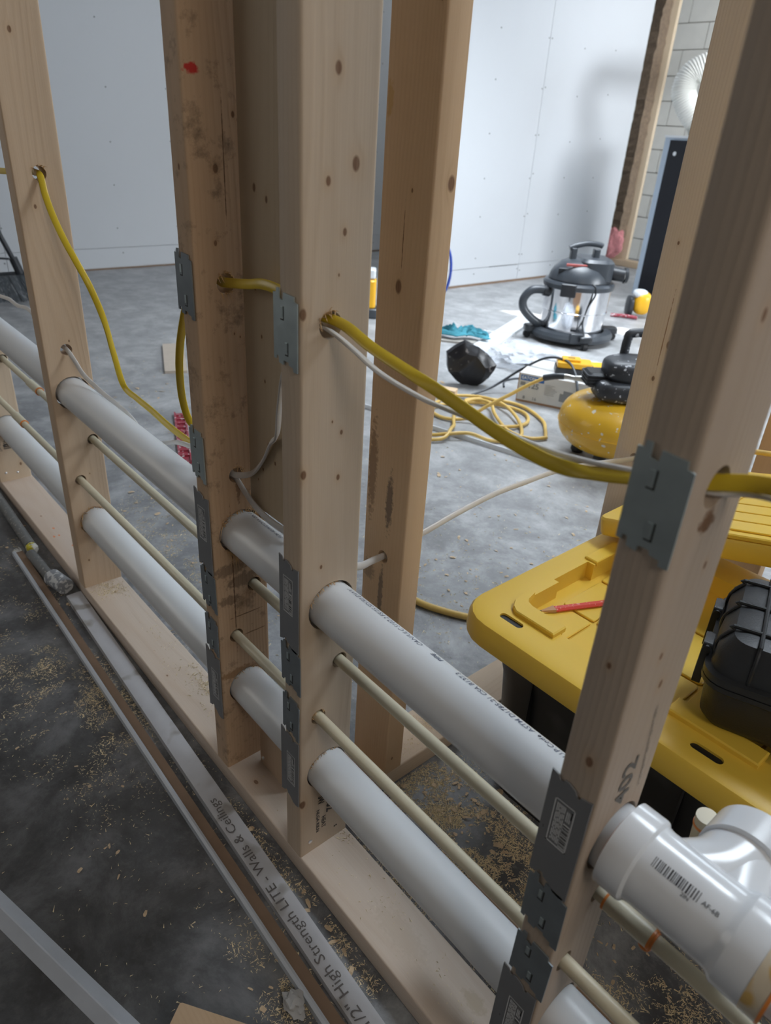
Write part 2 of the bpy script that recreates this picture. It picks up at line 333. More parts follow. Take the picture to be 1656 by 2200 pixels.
def cut(o, mb):
    off = Vector(WORLD[o.name]); me = bpy.data.meshes.new('cutter'); me.from_pydata([tuple(Vector(v)) for v in mb.v], [], mb.f); me.validate()
    bm = bmesh.new(); bm.from_mesh(me); bmesh.ops.recalc_face_normals(bm, faces=bm.faces); bm.to_mesh(me); bm.free()
    c = bpy.data.objects.new('cutter', me); C.objects.link(c)
    md = o.modifiers.new('b', 'BOOLEAN'); md.object = c; md.operation = 'DIFFERENCE'; md.solver = 'EXACT'
    bpy.context.view_layer.update()
    dg = bpy.context.evaluated_depsgraph_get(); nm = bpy.data.meshes.new_from_object(o.evaluated_get(dg)); o.modifiers.clear()
    old = o.data; o.data = nm; nm.name = old.name; bpy.data.meshes.remove(old); bpy.data.objects.remove(c)
    for p in nm.polygons: p.use_smooth = True
    nm.set_sharp_from_angle(angle=math.radians(35)); return o
def text_mb(txt, size, fn, mb=None, xs=1.0, bold=0):
    cu = bpy.data.curves.new('t', 'FONT'); cu.body = txt; cu.size = size; cu.resolution_u = 2; cu.offset = bold
    o = bpy.data.objects.new('t', cu); C.objects.link(o); bpy.context.view_layer.update()
    me = bpy.data.meshes.new_from_object(o.evaluated_get(bpy.context.evaluated_depsgraph_get()))
    mb = mb or MB(); mb.add([fn(v.co.x * xs, v.co.y) for v in me.vertices], [tuple(p.vertices) for p in me.polygons])
    bpy.data.objects.remove(o); bpy.data.meshes.remove(me); return mb
R = random.Random(7)

# ------------------------------------------------------------------ the setting
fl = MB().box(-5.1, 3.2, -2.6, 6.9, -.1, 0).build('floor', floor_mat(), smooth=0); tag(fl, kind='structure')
ceil = MB().box(-5.1, 3.2, -2.6, 6.9, 2.62, 2.72).build('ceiling', mat('ceiling_board', (.50, .51, .52), .9), smooth=0); tag(ceil, kind='structure')
# left wall: drywall sheets with screws and a separate strip at the foot
wl = MB().box(-5.1, -4.90, -2.6, 6.9, 0, 2.62).build('wall_left', dryb, smooth=0); tag(wl, kind='structure')
def panel(x, y0, y1, z0, z1, parent, t=.012):
    o = MB().box(x - t, x, y0 + .0015, y1 - .0015, z0, z1).build('drywall_panel', dry, parent, smooth=0); return o
for y0, y1 in ((-2.55, .95), (.95, 3.39), (3.39, 5.83), (5.83, 6.85)): panel(-4.882, y0, y1, .152, 2.60, wl); panel(-4.882, y0, y1, .012, .149, wl)
sc = MB()
for yy in (.55, .95, 1.35, 1.75, 2.2, 2.6, 3.0, 3.42, 3.8, 4.2, 4.6):
    for zz in (.1, .28, .55, .86, 1.2, 1.55, 1.9):
        sc.at((-4.8815, yy + R.uniform(-.02, .02), zz + R.uniform(-.03, .03)), ry=PI / 2).lathe([(.0001, .0), (.0045, .0), (.004, .0008), (.0001, .0003)], 8)
o = sc.build('drywall_screw', slitk, wl); tag(o, kind='stuff')
tr = MB().box(-4.882, -4.878, -2.5, 6.8, 0, .010).build('trim_1', paperb, smooth=0); tag(tr, kind='structure')
# partition wall standing nearer, lit side facing the window
wp = MB().box(-3.37, -3.264, 3.52, 5.60, 0, 2.62).build('wall_inner', dryb, smooth=0); tag(wp, kind='structure')
for y0, y1 in ((3.52, 4.38), (4.38, 5.62)):
    panel(-3.25, y0, y1, .135, 2.60, wp); panel(-3.25, y0, y1, .018, .131, wp)
MB().box(-3.37, -3.25, 3.507, 3.519, .012, 2.6).build('drywall_panel', dry, wp, smooth=0)
sc = MB()
for yy in (3.85, 4.365, 4.40, 4.80, 5.20):
    for zz in (.09, .22, .5, .78, 1.05, 1.36, 1.66): sc.at((-3.2492, yy, zz + R.uniform(-.02, .02)), ry=PI / 2).lathe([(.0001, .0), (.005, .0), (.0045, .0008), (.0001, .0003)], 8)
o = sc.build('drywall_screw', slitk, wp); tag(o, kind='stuff')
g = MB().box(-3.2495, -3.248, 4.02, 4.36, .131, .1345).build('board_gap', slitk, wp, smooth=0)
tr = MB().box(-3.262, -3.252, 3.52, 5.6, 0, .017).build('trim_2', paperb, smooth=0); tag(tr, kind='structure')
# block wall at the back, blocks laid one by one, with two added slots, unseen, shaped to throw the sun patches
wb = MB().box(-5.1, 3.2, 6.62, 6.70, 0, 2.62).build('wall_back', mortar, smooth=0); tag(wb, kind='structure')
SL = [(-.60, -.20, 1.93, 2.10), (-.12, .20, 1.78, 1.96)]
cm = MB()
for a, b, c_, d_ in SL: cm.box(a, b, 6.3, 7.2, c_, d_)
cut(wb, cm)
bm_ = None
for k in range(12):
    z0 = k * .203 + .004
    for j in range(13):
        x0 = -3.9 + j * .406 + (.203 if k % 2 else 0)
        if x0 < -4 or x0 + .4 > 1.5: continue
        hit = any(x0 < b and x0 + .398 > a and z0 < d_ and z0 + .195 > c_ for a, b, c_, d_ in SL)
        if bm_ is None:
            bm_ = MB().at((x0, 6.6, z0)).prism(rrect(.199, .0975, .398, .195, .006, 2), 0, .022, ax='Y').build('block', blockm, wb, loc=(x0, 6.6, z0)); continue
        if hit: continue
        o = bm_.copy(); C.objects.link(o); o.parent = wb; o.location = (x0, 6.6 + R.uniform(0, .002), z0)
sr = MB()
for a, b, c_, d_ in SL: sr.box(a - .03, b + .03, 6.585, 6.61, d_, d_ + .03).box(a - .03, b + .03, 6.585, 6.61, c_ - .03, c_).box(a - .03, a, 6.585, 6.61, c_, d_).box(b, b + .03, 6.585, 6.61, c_, d_)
o = sr.build('sun_slot_frame', whitem, smooth=0); tag(o, kind='structure')
wr_ = MB().box(3.0, 3.2, -2.6, 6.9, 0, 2.62).build('wall_right', dry, smooth=0); tag(wr_, kind='structure')
o = MB().box(2.96, 3.0, 3.4, 5.2, 1.32, 1.35).box(2.96, 3.0, 3.4, 5.2, 2.2, 2.23).box(2.96, 3.0, 3.37, 3.4, 1.32, 2.23).box(2.96, 3.0, 5.2, 5.23, 1.32, 2.23).build('window_2', whitem, smooth=0); tag(o, kind='structure')
wn = MB().box(-5.1, 3.2, -2.8, -2.6, 0, 2.62).build('wall_near', mat('near_wall_board', (.30, .27, .24), .9), smooth=0); tag(wn, kind='structure')

# ------------------------------------------------------------------ lumber framing
T = .038; W = .089
def stud(x0, x1, y0, y1, z0, z1, label, knots=(), holes=(), seed=0, name='wall_stud', cat='stud', axis='Z', group=None, **kw):
    """holes: (axis, a, b, r): drilled along X at (y,z) or along Y at (x,z)"""
    loc = ((x0 + x1) / 2, (y0 + y1) / 2, z0) if axis == 'Z' else ((x0 + x1) / 2, (y0 + y1) / 2, z0)
    mb = MB()
    if axis == 'Z': mb.prism(rrect((x0 + x1) / 2, (y0 + y1) / 2, x1 - x0, y1 - y0, .0032, 3), z0, z1)
    elif axis == 'X': mb.prism(rrect((y0 + y1) / 2, (z0 + z1) / 2, y1 - y0, z1 - z0, .0032, 3), x0, x1, ax='X')
    else: mb.prism(rrect((x0 + x1) / 2, (z0 + z1) / 2, x1 - x0, z1 - z0, .0032, 3), y0, y1, ax='Y')
    kn = [(a - loc[0], b - loc[1], c - loc[2], r) for a, b, c, r in knots]
    st = [(s_[0] - loc[0], s_[1] - loc[1], s_[2] - loc[2], *s_[3:]) for s_ in kw.pop('stains', ())]
    o = mb.build(name, wood(name + str(seed), axis, seed, kn, stains=st, **kw), loc=loc)
    if holes:
        cm = MB()
        for ax, a, b, r in holes:
            if ax == 'X': cm.tube([(x0 - .01, a, b), (x1 + .01, a, b)], r, 28)
            else: cm.tube([(a, y0 - .01, b), (a, y1 + .01, b)], r, 20)
        cut(o, cm)
    if cat == 'stud' and not group: group = 'pine studs of the unfinished walls'
    if cat == 'plate' and not group: group = 'lumber plates of the wall framing'
    return tag(o, label, cat, group)
RP = .0322; RQ = .0078
def lin(p0, p1): return lambda x: (p0[0] + (p1[0] - p0[0]) * x / -.892, p0[1] + (p1[1] - p0[1]) * x / -.892)
P1 = lin((.0478, .4956), (.0445, .5114)); P2 = lin((.0458, .2059), (.0487, .2068)); Q1 = lin((.0635, .3984), (.0698, .4026)); Q2 = lin((.0299, .3149), (.0308, .3144))
def pipes_holes(x, extra=()):
    return [('X', *P1(x), RP + .0035), ('X', *P2(x), RP + .0022), ('X', *Q1(x), .0118), ('X', *Q2(x), .0118)] + list(extra)
XS = dict(s0=-1.5697, s1=-.892, s2=-.2205, s4=0.0, s6=.4155)
tan = dict(base=(.60, .43, .27), dark=(.44, .26, .13), pale=(.68, .53, .37))
S0 = stud(XS['s0'] - T, XS['s0'], 0, W, T, 2.40, 'pine wall stud at the far left, cut off by the picture edge', knots=[(-1.57, .065, .085, .006)], holes=pipes_holes(XS['s0'], [('X', .044, .92, .012), ('X', .044, .60, .012)]), seed=1, off=(.3, .02))
S1 = stud(XS['s1'] - T, XS['s1'], 0, W, T, 2.40, 'clear pine stud left of centre with yellow cable dropping from its hole', knots=[(-.892, .035, 1.14, .006), (-.892, .030, .87, .0045), (-.892, .052, .62, .003), (-.892, .020, .11, .0035), (-.892, .052, .325, .002)],
          holes=pipes_holes(-.892, [('X', .046, .925, .0125), ('X', .044, .603, .0118)]), seed=2, off=(.12, .05), **tan)
S2 = stud(XS['s2'] - T, XS['s2'], 0, W, T, 2.40, 'weathered brown stud with red paint mark and pencil scrawls', knots=[(-.2205, .035, .98, .006), (-.2205, .066, 1.03, .003), (-.2205, .06, 1.035, .004), (-.24, 0, .98, .004), (-.2205, .05, .79, .002), (-.2205, .058, .785, .002), (-.2205, .03, .90, .004)],
          holes=pipes_holes(-.2205, [('X', .041, .853, .0125), ('X', .043, .592, .0115)]), seed=3, off=(.02, .11), base=(.55, .37, .22), dark=(.34, .19, .09), pale=(.63, .45, .29), dirt=.75,
          stains=[(-.2205, .012, 1.075, .006, .010, .006, (.55, .02, .02), .95), (-.2205, .046, .985, .004, .0008, .07, (.12, .06, .03), .9), (-.2205, .026, .44, .004, .035, .012, (.10, .07, .05), .6), (-.2205, .03, .24, .004, .035, .01, (.25, .13, .05), .7), (-.2205, .045, .415, .004, .03, .014, (.08, .055, .04), .6), (-.2205, .02, .385, .004, .02, .010, (.09, .06, .04), .55), (-.2205, .05, .35, .004, .03, .0012, (.12, .07, .04), .8), (-.2205, .06, .31, .004, .02, .0015, (.14, .08, .04), .7), (-.2205, .045, .575, .004, .004, .03, (.16, .08, .04), .7), (-.2205, .03, .40, .004, .0012, .13, (.10, .05, .03), .85)])
S4 = stud(XS['s4'] - T, XS['s4'], 0, W, T, 2.40, 'pale knotty stud in the centre with pipes emerging and stamped foot', knots=[(0, .040, 1.075, .0065), (0, .031, .985, .0052), (0, .052, .94, .0045), (0, .063, 1.00, .008), (0, .045, 1.20, .004), (0, .028, 1.175, .003), (0, .055, .73, .0035), (0, .003, .865, .007), (0, .004, .69, .0065), (0, .052, .675, .0045), (0, .042, .745, .002), (0, .03, .56, .0035), (0, .004, .155, .009), (0, .046, .90, .002), (0, .03, .48, .002)],
          holes=pipes_holes(0, [('X', .037, .851, .0145)]), seed=4, off=(.10, .015), base=(.58, .45, .31), dark=(.44, .30, .17), pale=(.68, .56, .42))
S6 = stud(XS['s6'] - T, XS['s6'], 0, W, T, 2.40, 'large blurred foreground stud at the right with galvanised plates', stains=[(.4155, .041, .812, .004, .011, .010, (.16, .075, .03), .95)], knots=[(.4155, .035, .70, .004), (.395, 0, .695, .0035), (.40, 0, .60, .006), (.4155, .05, .665, .005), (.4155, .062, .77, .004), (.4155, .03, .95, .005)],
          holes=pipes_holes(.4155, [('X', .040, .838, .0155)]), seed=5, off=(.05, .06), base=(.47, .37, .27), dark=(.33, .23, .14), pale=(.54, .45, .35))
B1 = stud(-.202, -.113, .053, .091, .556, 2.40, 'long flat backing board hung between the two central studs', knots=[(-.168, .053, .965, .0055), (-.143, .053, .955, .0045), (-.172, .053, .855, .003), (-.16, .053, .80, .003), (-.15, .053, .66, .004), (-.165, .053, .62, .003), (-.135, .053, .64, .0035), (-.178, .053, .60, .002), (-.155, .053, .745, .003)], seed=6, name='backing_board', cat='board', off=(.02, .09), base=(.56, .43, .27), dark=(.42, .28, .15), pale=(.64, .52, .35))
B2 = stud(-.202, -.113, .053, .091, T, .152, 'short cut block screwed to the plate between central studs', seed=7, name='blocking', cat='board', off=(.04, .09), base=(.55, .38, .23))
S5 = stud(-.130, -.041, .2067, .2447, T, 2.40, 'orange-toned stud standing behind the pale centre stud', knots=[(-.088, .2067, .86, .010), (-.075, .2067, .97, .003), (-.041, .22, .07, .004), (-.05, .2067, 1.15, .003), (-.041, .235, .98, .010)], holes=[('Y', -.084, .467, .0105)], seed=8, off=(.09, .03), base=(.62, .42, .24), dark=(.45, .26, .12), pale=(.70, .52, .33), orange=.05,
          stains=[(-.078, .2067, .56, .008, .004, .05, (.12, .09, .075), .75), (-.118, .2067, .60, .010, .004, .08, (.20, .11, .06), .65), (-.085, .2067, .40, .006, .004, .05, (.11, .09, .08), .7), (-.115, .2067, .43, .014, .004, .02, (.14, .11, .09), .5), (-.122, .2067, 1.06, .006, .004, .02, (.5, .28, .05), .5), (-.085, .2067, .915, .0008, .003, .04, (.16, .07, .03), .9)])
S7 = stud(-.130, -.041, .896, .934, T, 2.40, 'stud beyond the yellow tote with white cable through it', knots=[(-.10, .896, .88, .004), (-.085, .896, .63, .006), (-.07, .896, .70, .009)], holes=[('Y', -.083, .458, .0115)], seed=9, off=(.2, .04), base=(.74, .60, .43), dark=(.5, .34, .2), stains=[(-.083, .896, .72, .0012, .004, .09, (.3, .15, .07), .8)])
S8 = stud(.042, .131, 1.20, 1.238, 0, 2.40, 'orange stud glimpsed at the right edge behind the big foreground stud', seed=10, off=(.05, .05), base=(.62, .38, .18), orange=.2)
# plates
PL1 = stud(-2.7, -.9295, .0025, W + .0025, 0, T, 'left bottom plate with orange primer drips', seed=11, name='bottom_plate', cat='plate', axis='X', off=(.03, .1), base=(.60, .47, .35), pale=(.70, .60, .50), knots=[(-1.10, .05, T, .003), (-1.3, .03, T, .003)],
            stains=[(-1.215, .035, T, .006, .0035, .004, (.75, .25, .10), .9), (-1.17, .022, T, .006, .003, .004, (.75, .25, .10), .9), (-1.17, .035, T, .005, .003, .004, (.75, .25, .10), .9), (-1.10, .045, T, .005, .003, .004, (.75, .25, .10), .9), (-1.085, .055, T, .004, .003, .004, (.75, .25, .10), .9), (-1.06, .073, T, .005, .004, .004, (.75, .22, .08), .95)])
PL2 = stud(-.9285, 1.4, 0, W, 0, T, 'long bottom plate running under the central and right studs', seed=12, name='bottom_plate', cat='plate', axis='X', off=(.02, .13), base=(.60, .48, .36), pale=(.68, .59, .48), knots=[(-.165, .022, T, .006), (-.09, .06, T, .003), (-.5, .02, T, .003)],
            stains=[(.18, .045, T, .06, .02, .004, (.50, .40, .30), .35), (.31, .06, T, .02, .012, .004, (.42, .33, .2), .4)])
PL3 = stud(-.130, -.041, W + .001, 1.20, 0, T, 'side plate running back from the wall toward the tote', seed=13, name='bottom_plate', cat='plate', axis='Y', off=(.12, .03), base=(.62, .48, .33), pale=(.70, .58, .44), knots=[(-.07, .60, T, .003), (-.06, .47, T, .0025)])
TP = stud(-2.7, 1.4, 0, W, 2.401, 2.439, 'top plate capping the studs above the picture', seed=14, name='top_plate', cat='plate', axis='X')
LB = stud(.249, 1.2, .0905, .104, .142, .193, 'brown wood strip fixed behind the right stud under the thin pipe', seed=15, name='wood_strip', cat='strip', axis='X', base=(.36, .235, .14), dark=(.22, .13, .07), pale=(.42, .28, .17), off=(.1, .1))

def nail_mb(x, y, z, r=.0035):
    return MB().at((x, y, z), ry=PI / 2).lathe([(.0001, 0), (r, 0), (r, .0008), (r * .7, .0016), (.0001, .0019)], 12)
for st, pts in ((S0, [(-1.5697, .052, .06), (-1.5697, .02, .065)]), (S4, [(0, .018, .062)])):
    for p_ in pts: nail_mb(*p_).build('nail_head', nailm, st)
for st, x, y, z in ((B2, -.190, .053, .054),):
    MB().at((x, y, z), rx=PI / 2).lathe([(.0001, 0), (.0036, 0), (.003, .002), (.0001, .0025)], 12).build('nail_head', nailm, st)

# grade stamps printed on the stud faces (read down the stud)
def stamp_fn(x, y0, z0, flip=1):       # text runs downward, letter tops toward +Y
    return lambda a, b: (x + .0003, y0 + b * flip, z0 - a * flip)
mb = text_mb('402', .021, stamp_fn(.0003, .0475, .136), xs=.95, bold=.0003); text_mb('SW', .0165, stamp_fn(.0003, .0315, .152), mb, xs=.75, bold=.0003); text_mb('NLGA KILN', .0075, stamp_fn(.0003, .029, .124), mb, xs=1.3, bold=.0002)
text_mb('HEAT', .0105, stamp_fn(.0003, .039, .103), mb, xs=1.0, bold=.0002); text_mb('S', .008, stamp_fn(.0003, .063, .064), mb, bold=.0004)
mb.build('grade_stamp', inkk, S4, smooth=0)
def stamp6(x, y0, z0): return lambda a, b: (x + .0003, y0 - b, z0 + a)
mb = text_mb('402', .029, stamp6(.4158, .052, .534), xs=1.25, bold=.0005)
mb.build('grade_stamp', mat('faded_ink', (.16, .15, .14), .7), S6, smooth=0); mb = MB()
for k in range(9): text_mb('KD-HT NLGA' if k % 2 else 'S-P-F NO 2', .0055, stamp6(.4158, .072 - k * .0016, .538 + k * .011), mb, xs=.5)
mb.build('grade_stamp', mat('faded_ink', (.16, .15, .14), .7), S6, smooth=0)
mb = text_mb('402', .016, stamp_fn(-1.5694, .030, .17)); text_mb('KD-HT', .010, stamp_fn(-1.5694, .016, .165), mb)
mb.build('grade_stamp', inkk, S0, smooth=0); mb = MB()
for k in range(6): text_mb('S-P-F', .0075, stamp_fn(-1.5694, .028 + k * .005, .155), mb, bold=.0003)
mb.build('grade_stamp', inkk, S0, smooth=0)

# ------------------------------------------------------------------ nail plates (parts of the studs)
def nplate(parent, x0, x1, z0, z1, big, m, tilt=0, sticker=None):
    w_ = x1 - x0; cx, cz = (x0 + x1) / 2, (z0 + z1) / 2
    if big:
        top = [(0, 0), (.16, -.002), (.22, -.0065), (.30, -.0065), (.32, -.003), (.42, -.003), (.60, -.0065), (.66, -.0115), (.72, -.0115), (.74, -.0085), (.92, -.007), (1, -.006)]
        bot = [(0, 0), (.2, .003), (.24, .007), (.34, .007), (.38, .003), (.52, .001), (.6, -.002), (.68, -.005), (.84, -.006), (1, -.004)]
    else:
        top = [(0, 0), (.12, 0), (.13, .005), (.24, .005), (.25, -.005), (.40, -.006), (.42, .002), (.86, .001), (.87, -.004), (1, -.005)]
        bot = [(0, 0), (.10, 0), (.11, .004), (.20, .004), (.22, -.003), (.40, -.004), (.42, .001), (.62, .001), (.64, -.002), (.82, -.003), (.83, -.007), (1, -.007)]
    pts = [(x0 + a * w_, z1 + b) for a, b in top] + [(x0 + a * w_, z0 + b) for a, b in bot[::-1]]
    ca, sa = math.cos(tilt), math.sin(tilt)
    pts = [(cx + (a - cx) * ca - (b - cz) * sa, cz + (a - cx) * sa + (b - cz) * ca) for a, b in pts]
    o = MB().prism(pts, -.0021, -.0006, ax='Y').build('nail_plate', m, parent, smooth=30)
    if not big:
        for (fx, fz) in ((.42, .74), (.60, .22)):
            a, b = x0 + fx * w_, z0 + fz * (z1 - z0)
            MB().prism([(a - .005, b - .008), (a + .0013, b - .008), (a + .0013, b + .006), (a, b + .006), (a, b - .0068), (a - .005, b - .0068)], -.00225, -.002, ax='Y').build('punched_slot', slitk, o, smooth=0)
            MB().box(a - .0045, a - .001, -.0029, -.0021, b - .004, b + .0055).build('punched_tooth', galv, o, smooth=0)
    if sticker:
        s0, s1, t0, t1 = sticker  # fractions
        a0, a1, b0, b1 = x0 + s0 * w_, x0 + s1 * w_, z0 + t0 * (z1 - z0), z0 + t1 * (z1 - z0); f = .0011; Y = -.00228
        def q(mb_, xa, xb, za, zb, y=Y): mb_.add([(xa, y, za), (xb, y, za), (xb, y, zb), (xa, y, zb)], [(0, 1, 2, 3)])
        fr = MB(); q(fr, a0, a1, b0, b0 + f * 1.6); q(fr, a0, a1, b1 - f, b1); q(fr, a0, a0 + f, b0, b1); q(fr, a1 - f, a1, b0, b1)
        hh = b1 - b0; ww = a1 - a0
        for k in range(6):
            xx = a0 + ww * (.14 + .075 * k); zz = b1 - hh * .07; 
            while zz > b0 + hh * .1:
                l_ = R.uniform(.004, .011); q(fr, xx, xx + .0010, max(zz - l_, b0 + hh * .08), zz); zz -= l_ + .0012
        q(fr, a0 + ww * .60, a0 + ww * .93, b0 + hh * .05, b0 + hh * .60)
        for k in range(3): q(fr, a0 + ww * (.64 + .08 * k), a0 + ww * (.69 + .08 * k), b1 - hh * .34, b1 - hh * .12)
        st = fr.build('printed_label', labw, o, smooth=0); tag(st, 'white printed label with bar code')
        bc = MB(); zz = b0 + hh * .08
        while zz < b0 + hh * .56:
            t_ = R.choice((.0006, .001, .0017)); q(bc, a0 + ww * .62, a0 + ww * .91, zz, zz + t_, Y - .0002); zz += t_ + R.choice((.0006, .0012))
        q(bc, a0 + ww * .84, a0 + ww * .91, b1 - hh * .24, b1 - hh * .08, Y - .0002)
        text_mb('S', .004, lambda a, b: (a0 - .006 + a, Y, b0 + hh * .2 + b), bc)
        bc.build('bar_code', labd, o, smooth=0)
    return o
for st, xr in ((S2, -.2205), (S4, 0), (S6, .4155)):
    a = xr - .0405; b = xr + .0005
    nplate(st, a - .003, b - .003, .441, .570, True, plateg, 0, (.22, .72, .38, .80))
    nplate(st, a - .001, b + .001, .375, .437, False, galvd, .02)
    nplate(st, a + .001, b + .003 if st is S6 else b - .002, .289, .350, False, galvd, -.01)
    nplate(st, a - .005, b - .003, .156, .284, True, plateg, 0, (.34, .80, .24, .70))
nplate(S6, .3765, .4168, .797, .864, False, galv)
nplate(S4, -.046, -.003, .812, .880, False, galv)
nplate(S2, -.265, -.224, .818, .886, False, galvd)
nplate(S2, -.263, -.226, .593, .660, False, galv, .01)
# torn fibres round some drilled holes
def fibres(parent, x, cy, cz, r, n, a0, a1, ln=.016, seed=1):
    rr = random.Random(seed); mb = MB()
    for k in range(n):
        a = math.radians(rr.uniform(a0, a1)); y = cy + math.sin(a) * r; z = cz + math.cos(a) * r; l_ = rr.uniform(.3, 1) * ln
        d = Vector((rr.uniform(.1, .7), rr.gauss(0, .35), rr.choice((1, -1, .6)) * rr.uniform(.3, 1) - .2)).normalized(); s_ = d.cross(Vector((1, 0, 0))).normalized() * rr.uniform(.0003, .0009)
        p0 = Vector((x, y, z)); p1 = p0 + d * l_ * .5; p2 = p0 + d * l_ * .9 + Vector((.002, 0, -l_ * .25))
        mb.add([tuple(p0 - s_), tuple(p0 + s_), tuple(p1 + s_ * .7), tuple(p1 - s_ * .7), tuple(p2)], [(0, 1, 2, 3), (3, 2, 4)])
    o = mb.build('wood_fibre', fibrem, parent, smooth=0); tag(o, kind='stuff')
y_, z_ = P2(-.892); fibres(S1, -.8915, y_, z_, RP + .001, 70, -95, 40, .026, 1)
y_, z_ = P1(-.2205); fibres(S2, -.220, y_, z_, RP + .003, 60, -60, 60, .022, 2); fibres(S2, -.220, y_, z_, RP + .002, 50, 130, 230, .026, 3)
y_, z_ = P2(-.2205); fibres(S2, -.220, y_, z_, RP + .001, 40, -50, 60, .012, 4); fibres(S2, -.220, y_, z_, RP + .001, 18, 150, 215, .02, 5)
y_, z_ = P1(0); fibres(S4, .0005, y_, z_, RP + .003, 40, -70, 10, .007, 6)
y_, z_ = P2(0); fibres(S4, .0005, y_, z_, RP + .002, 40, -60, 30, .006, 7)
y_, z_ = Q2(0); fibres(S4, .0005, y_, z_, .0118, 20, -90, 60, .006, 8)
fibres(S2, -.220, .041, .853, .0125, 26, -60, 60, .01, 9); fibres(S2, -.220, .041, .853, .0125, 14, 140, 220, .014, 10); fibres(S1, -.8915, .046, .925, .0125, 18, -60, 60, .012, 11)
fibres(S4, .0005, .037, .851, .0145, 26, -90, 30, .010, 12); fibres(S2, -.220, .043, .592, .0115, 18, -30, 100, .016, 13)

# ------------------------------------------------------------------ pipes
def straight(fn, xa, xb): (a, b), (c, d) = fn(xa), fn(xb); return (xa, a, b), (xb, c, d)
XL = -2.55
p1 = thing('drain_pipe', (XL, *P1(XL)), 'upper fat white drain pipe with printed writing along it', 'pipe', 'drain pipes through the studs')
MB().pipe(*straight(P1, XL, .430), RP, RP - .004).build('pipe', pvc, p1)
p2 = thing('drain_pipe', (XL, *P2(XL)), 'lower fat white drain pipe just above the bottom plate', 'pipe', 'drain pipes through the studs')
MB().pipe(*straight(P2, XL, 1.1), RP, RP - .004).build('pipe', pvc, p2)
q1 = thing('water_pipe', (XL, *Q1(XL)), 'upper thin cream water pipe between the drain pipes', 'pipe', 'thin water pipes through the studs')
MB().pipe(*straight(Q1, XL, 1.1), RQ, RQ - .002, 24).build('pipe', cream, q1)
q2 = thing('water_pipe', (XL, *Q2(XL)), 'lower thin cream water pipe passing through lower holes', 'pipe', 'thin water pipes through the studs')
MB().pipe(*straight(Q2, XL, 1.1), RQ, RQ - .002, 24).build('pipe', cream, q2)
def coupling(root, fn, xa, xb, ends):
    o = MB().pipe(*straight(fn, xa, xb), RQ + .0026, RQ, 24).build('coupling', cream, root)
    for e, bl in ends:
        MB().pipe(*straight(fn, e - .0012, e + .0012), RQ + .0029, RQ + .0003, 24).build('primer_ring', orangep, o)
        if bl:
            y, z = fn(e); MB().pipe((e - .0002, y, z), (e + .0035, y, z), RQ + .0012, RQ, 24).build('primer_ring', orangep, o)
            MB().ball((e - .003, y - .006, z - .0075), (.006, .004, .0035), 12, 8).build('primer_drip', orangep, o)
coupling(q1, Q1, .426, .474, [(.426, 0), (.474, 1)])
coupling(q1, Q1, -1.33, -1.25, [(-1.25, 0)]); coupling(q2, Q2, -1.36, -1.285, [(-1.285, 0)])
# writing on the upper drain pipe
def wrap(fn, x_start, ang0, R_=RP):
    def f(a, b):
        x = x_start - a; y, z = fn(x); th = ang0 - b / R_; return (x, y + math.sin(th) * (R_ + .0003), z + math.cos(th) * (R_ + .0003))
    return f
mb = text_mb('PW-G U.P.Code  ASTM D1785-21 CSA B137.3', .0115, wrap(P1, .374, math.radians(31)), xs=.76, bold=.0001)
mb.build('printed_writing', inkb, p1, smooth=0); mb = text_mb('PIPE', .0105, wrap(P1, .182, math.radians(31)), xs=.85, bold=.0002); mb.build('printed_writing', inkb, p1, smooth=0)
mb = text_mb('CAN/ULC S102.2 FS/25 SD/50 DWV', .0115, wrap(P1, .150, math.radians(31)), xs=.76)
mb.build('printed_writing', inkb, p1, smooth=0)
mb = text_mb('SCH 40 PVC DWV 2IN CAN/ULC S102.2', .0088, wrap(P1, -.13, math.radians(24)), xs=.9); mb.build('printed_writing', inkb, p1, smooth=0)
# sanitary tee
tee = thing('pipe_tee', (.43, *P1(.43)), 'big glossy white tee fitting on upper drain pipe at right', 'fitting')
def ax(x): y, z = P1(x); return Vector((x, y, z))
mb = MB(); prof = [(.424, .0395), (.4245, .0405), (.446, .0405), (.448, .0400), (.4505, .0368), (.455, .0358), (.47, .0356), (.51, .0356), (.522, .0358), (.526, .0372), (.5295, .0400), (.531, .0405), (.565, .0405), (.566, .0395)]
mb.tube([ax(x) for x, r in prof], [r for x, r in prof], 56)
body = mb.build('tee_body', fitw, tee)
pth = spline([(.466, .050, .480), (.480, .068, .480), (.495, .090, .480), (.501, .112, .480), (.503, .130, .480)], 5)
br = MB().tube(pth, [.0335 + .0022 * (i / (len(pth) - 1)) for i in range(len(pth))], 48); br.build('tee_branch', fitw, tee)
pth = [(.52, .050, .480), (.515, .075, .480), (.509, .10, .480), (.505, .122, .480)]
MB().tube(spline(pth, 4), .033, 40).build('tee_branch', fitw, tee)
MB().tube([(.504, .118, .480), (.504, .1185, .480), (.504, .119, .480), (.504, .152, .480), (.504, .1525, .480)], [.036, .0398, .0405, .0405, .0395], 56).build('tee_hub', fitw, tee)
mb = MB()
ribs = MB()
for sx, ang in ((.4465, 20), (.4465, -5)):
    pass
def onbody(x, th, r): y, z = P1(x); return (x, y + math.sin(th) * r, z + math.cos(th) * r)
rr = random.Random(4); bars = MB(); x = .460
while x < .500:
    t_ = rr.choice((.0006, .001, .0014)); th0 = math.radians(-24); th1 = math.radians(-38); bars.add([onbody(x, th0, .0360), onbody(x + t_, th0, .0360), onbody(x + t_, th1, .0360), onbody(x, th1, .0360)], [(0, 1, 2, 3)]); x += t_ + rr.choice((.0007, .001, .0015))
def tw(a, b): return onbody(.518 + a, math.radians(-30) + b / .036, .0360)
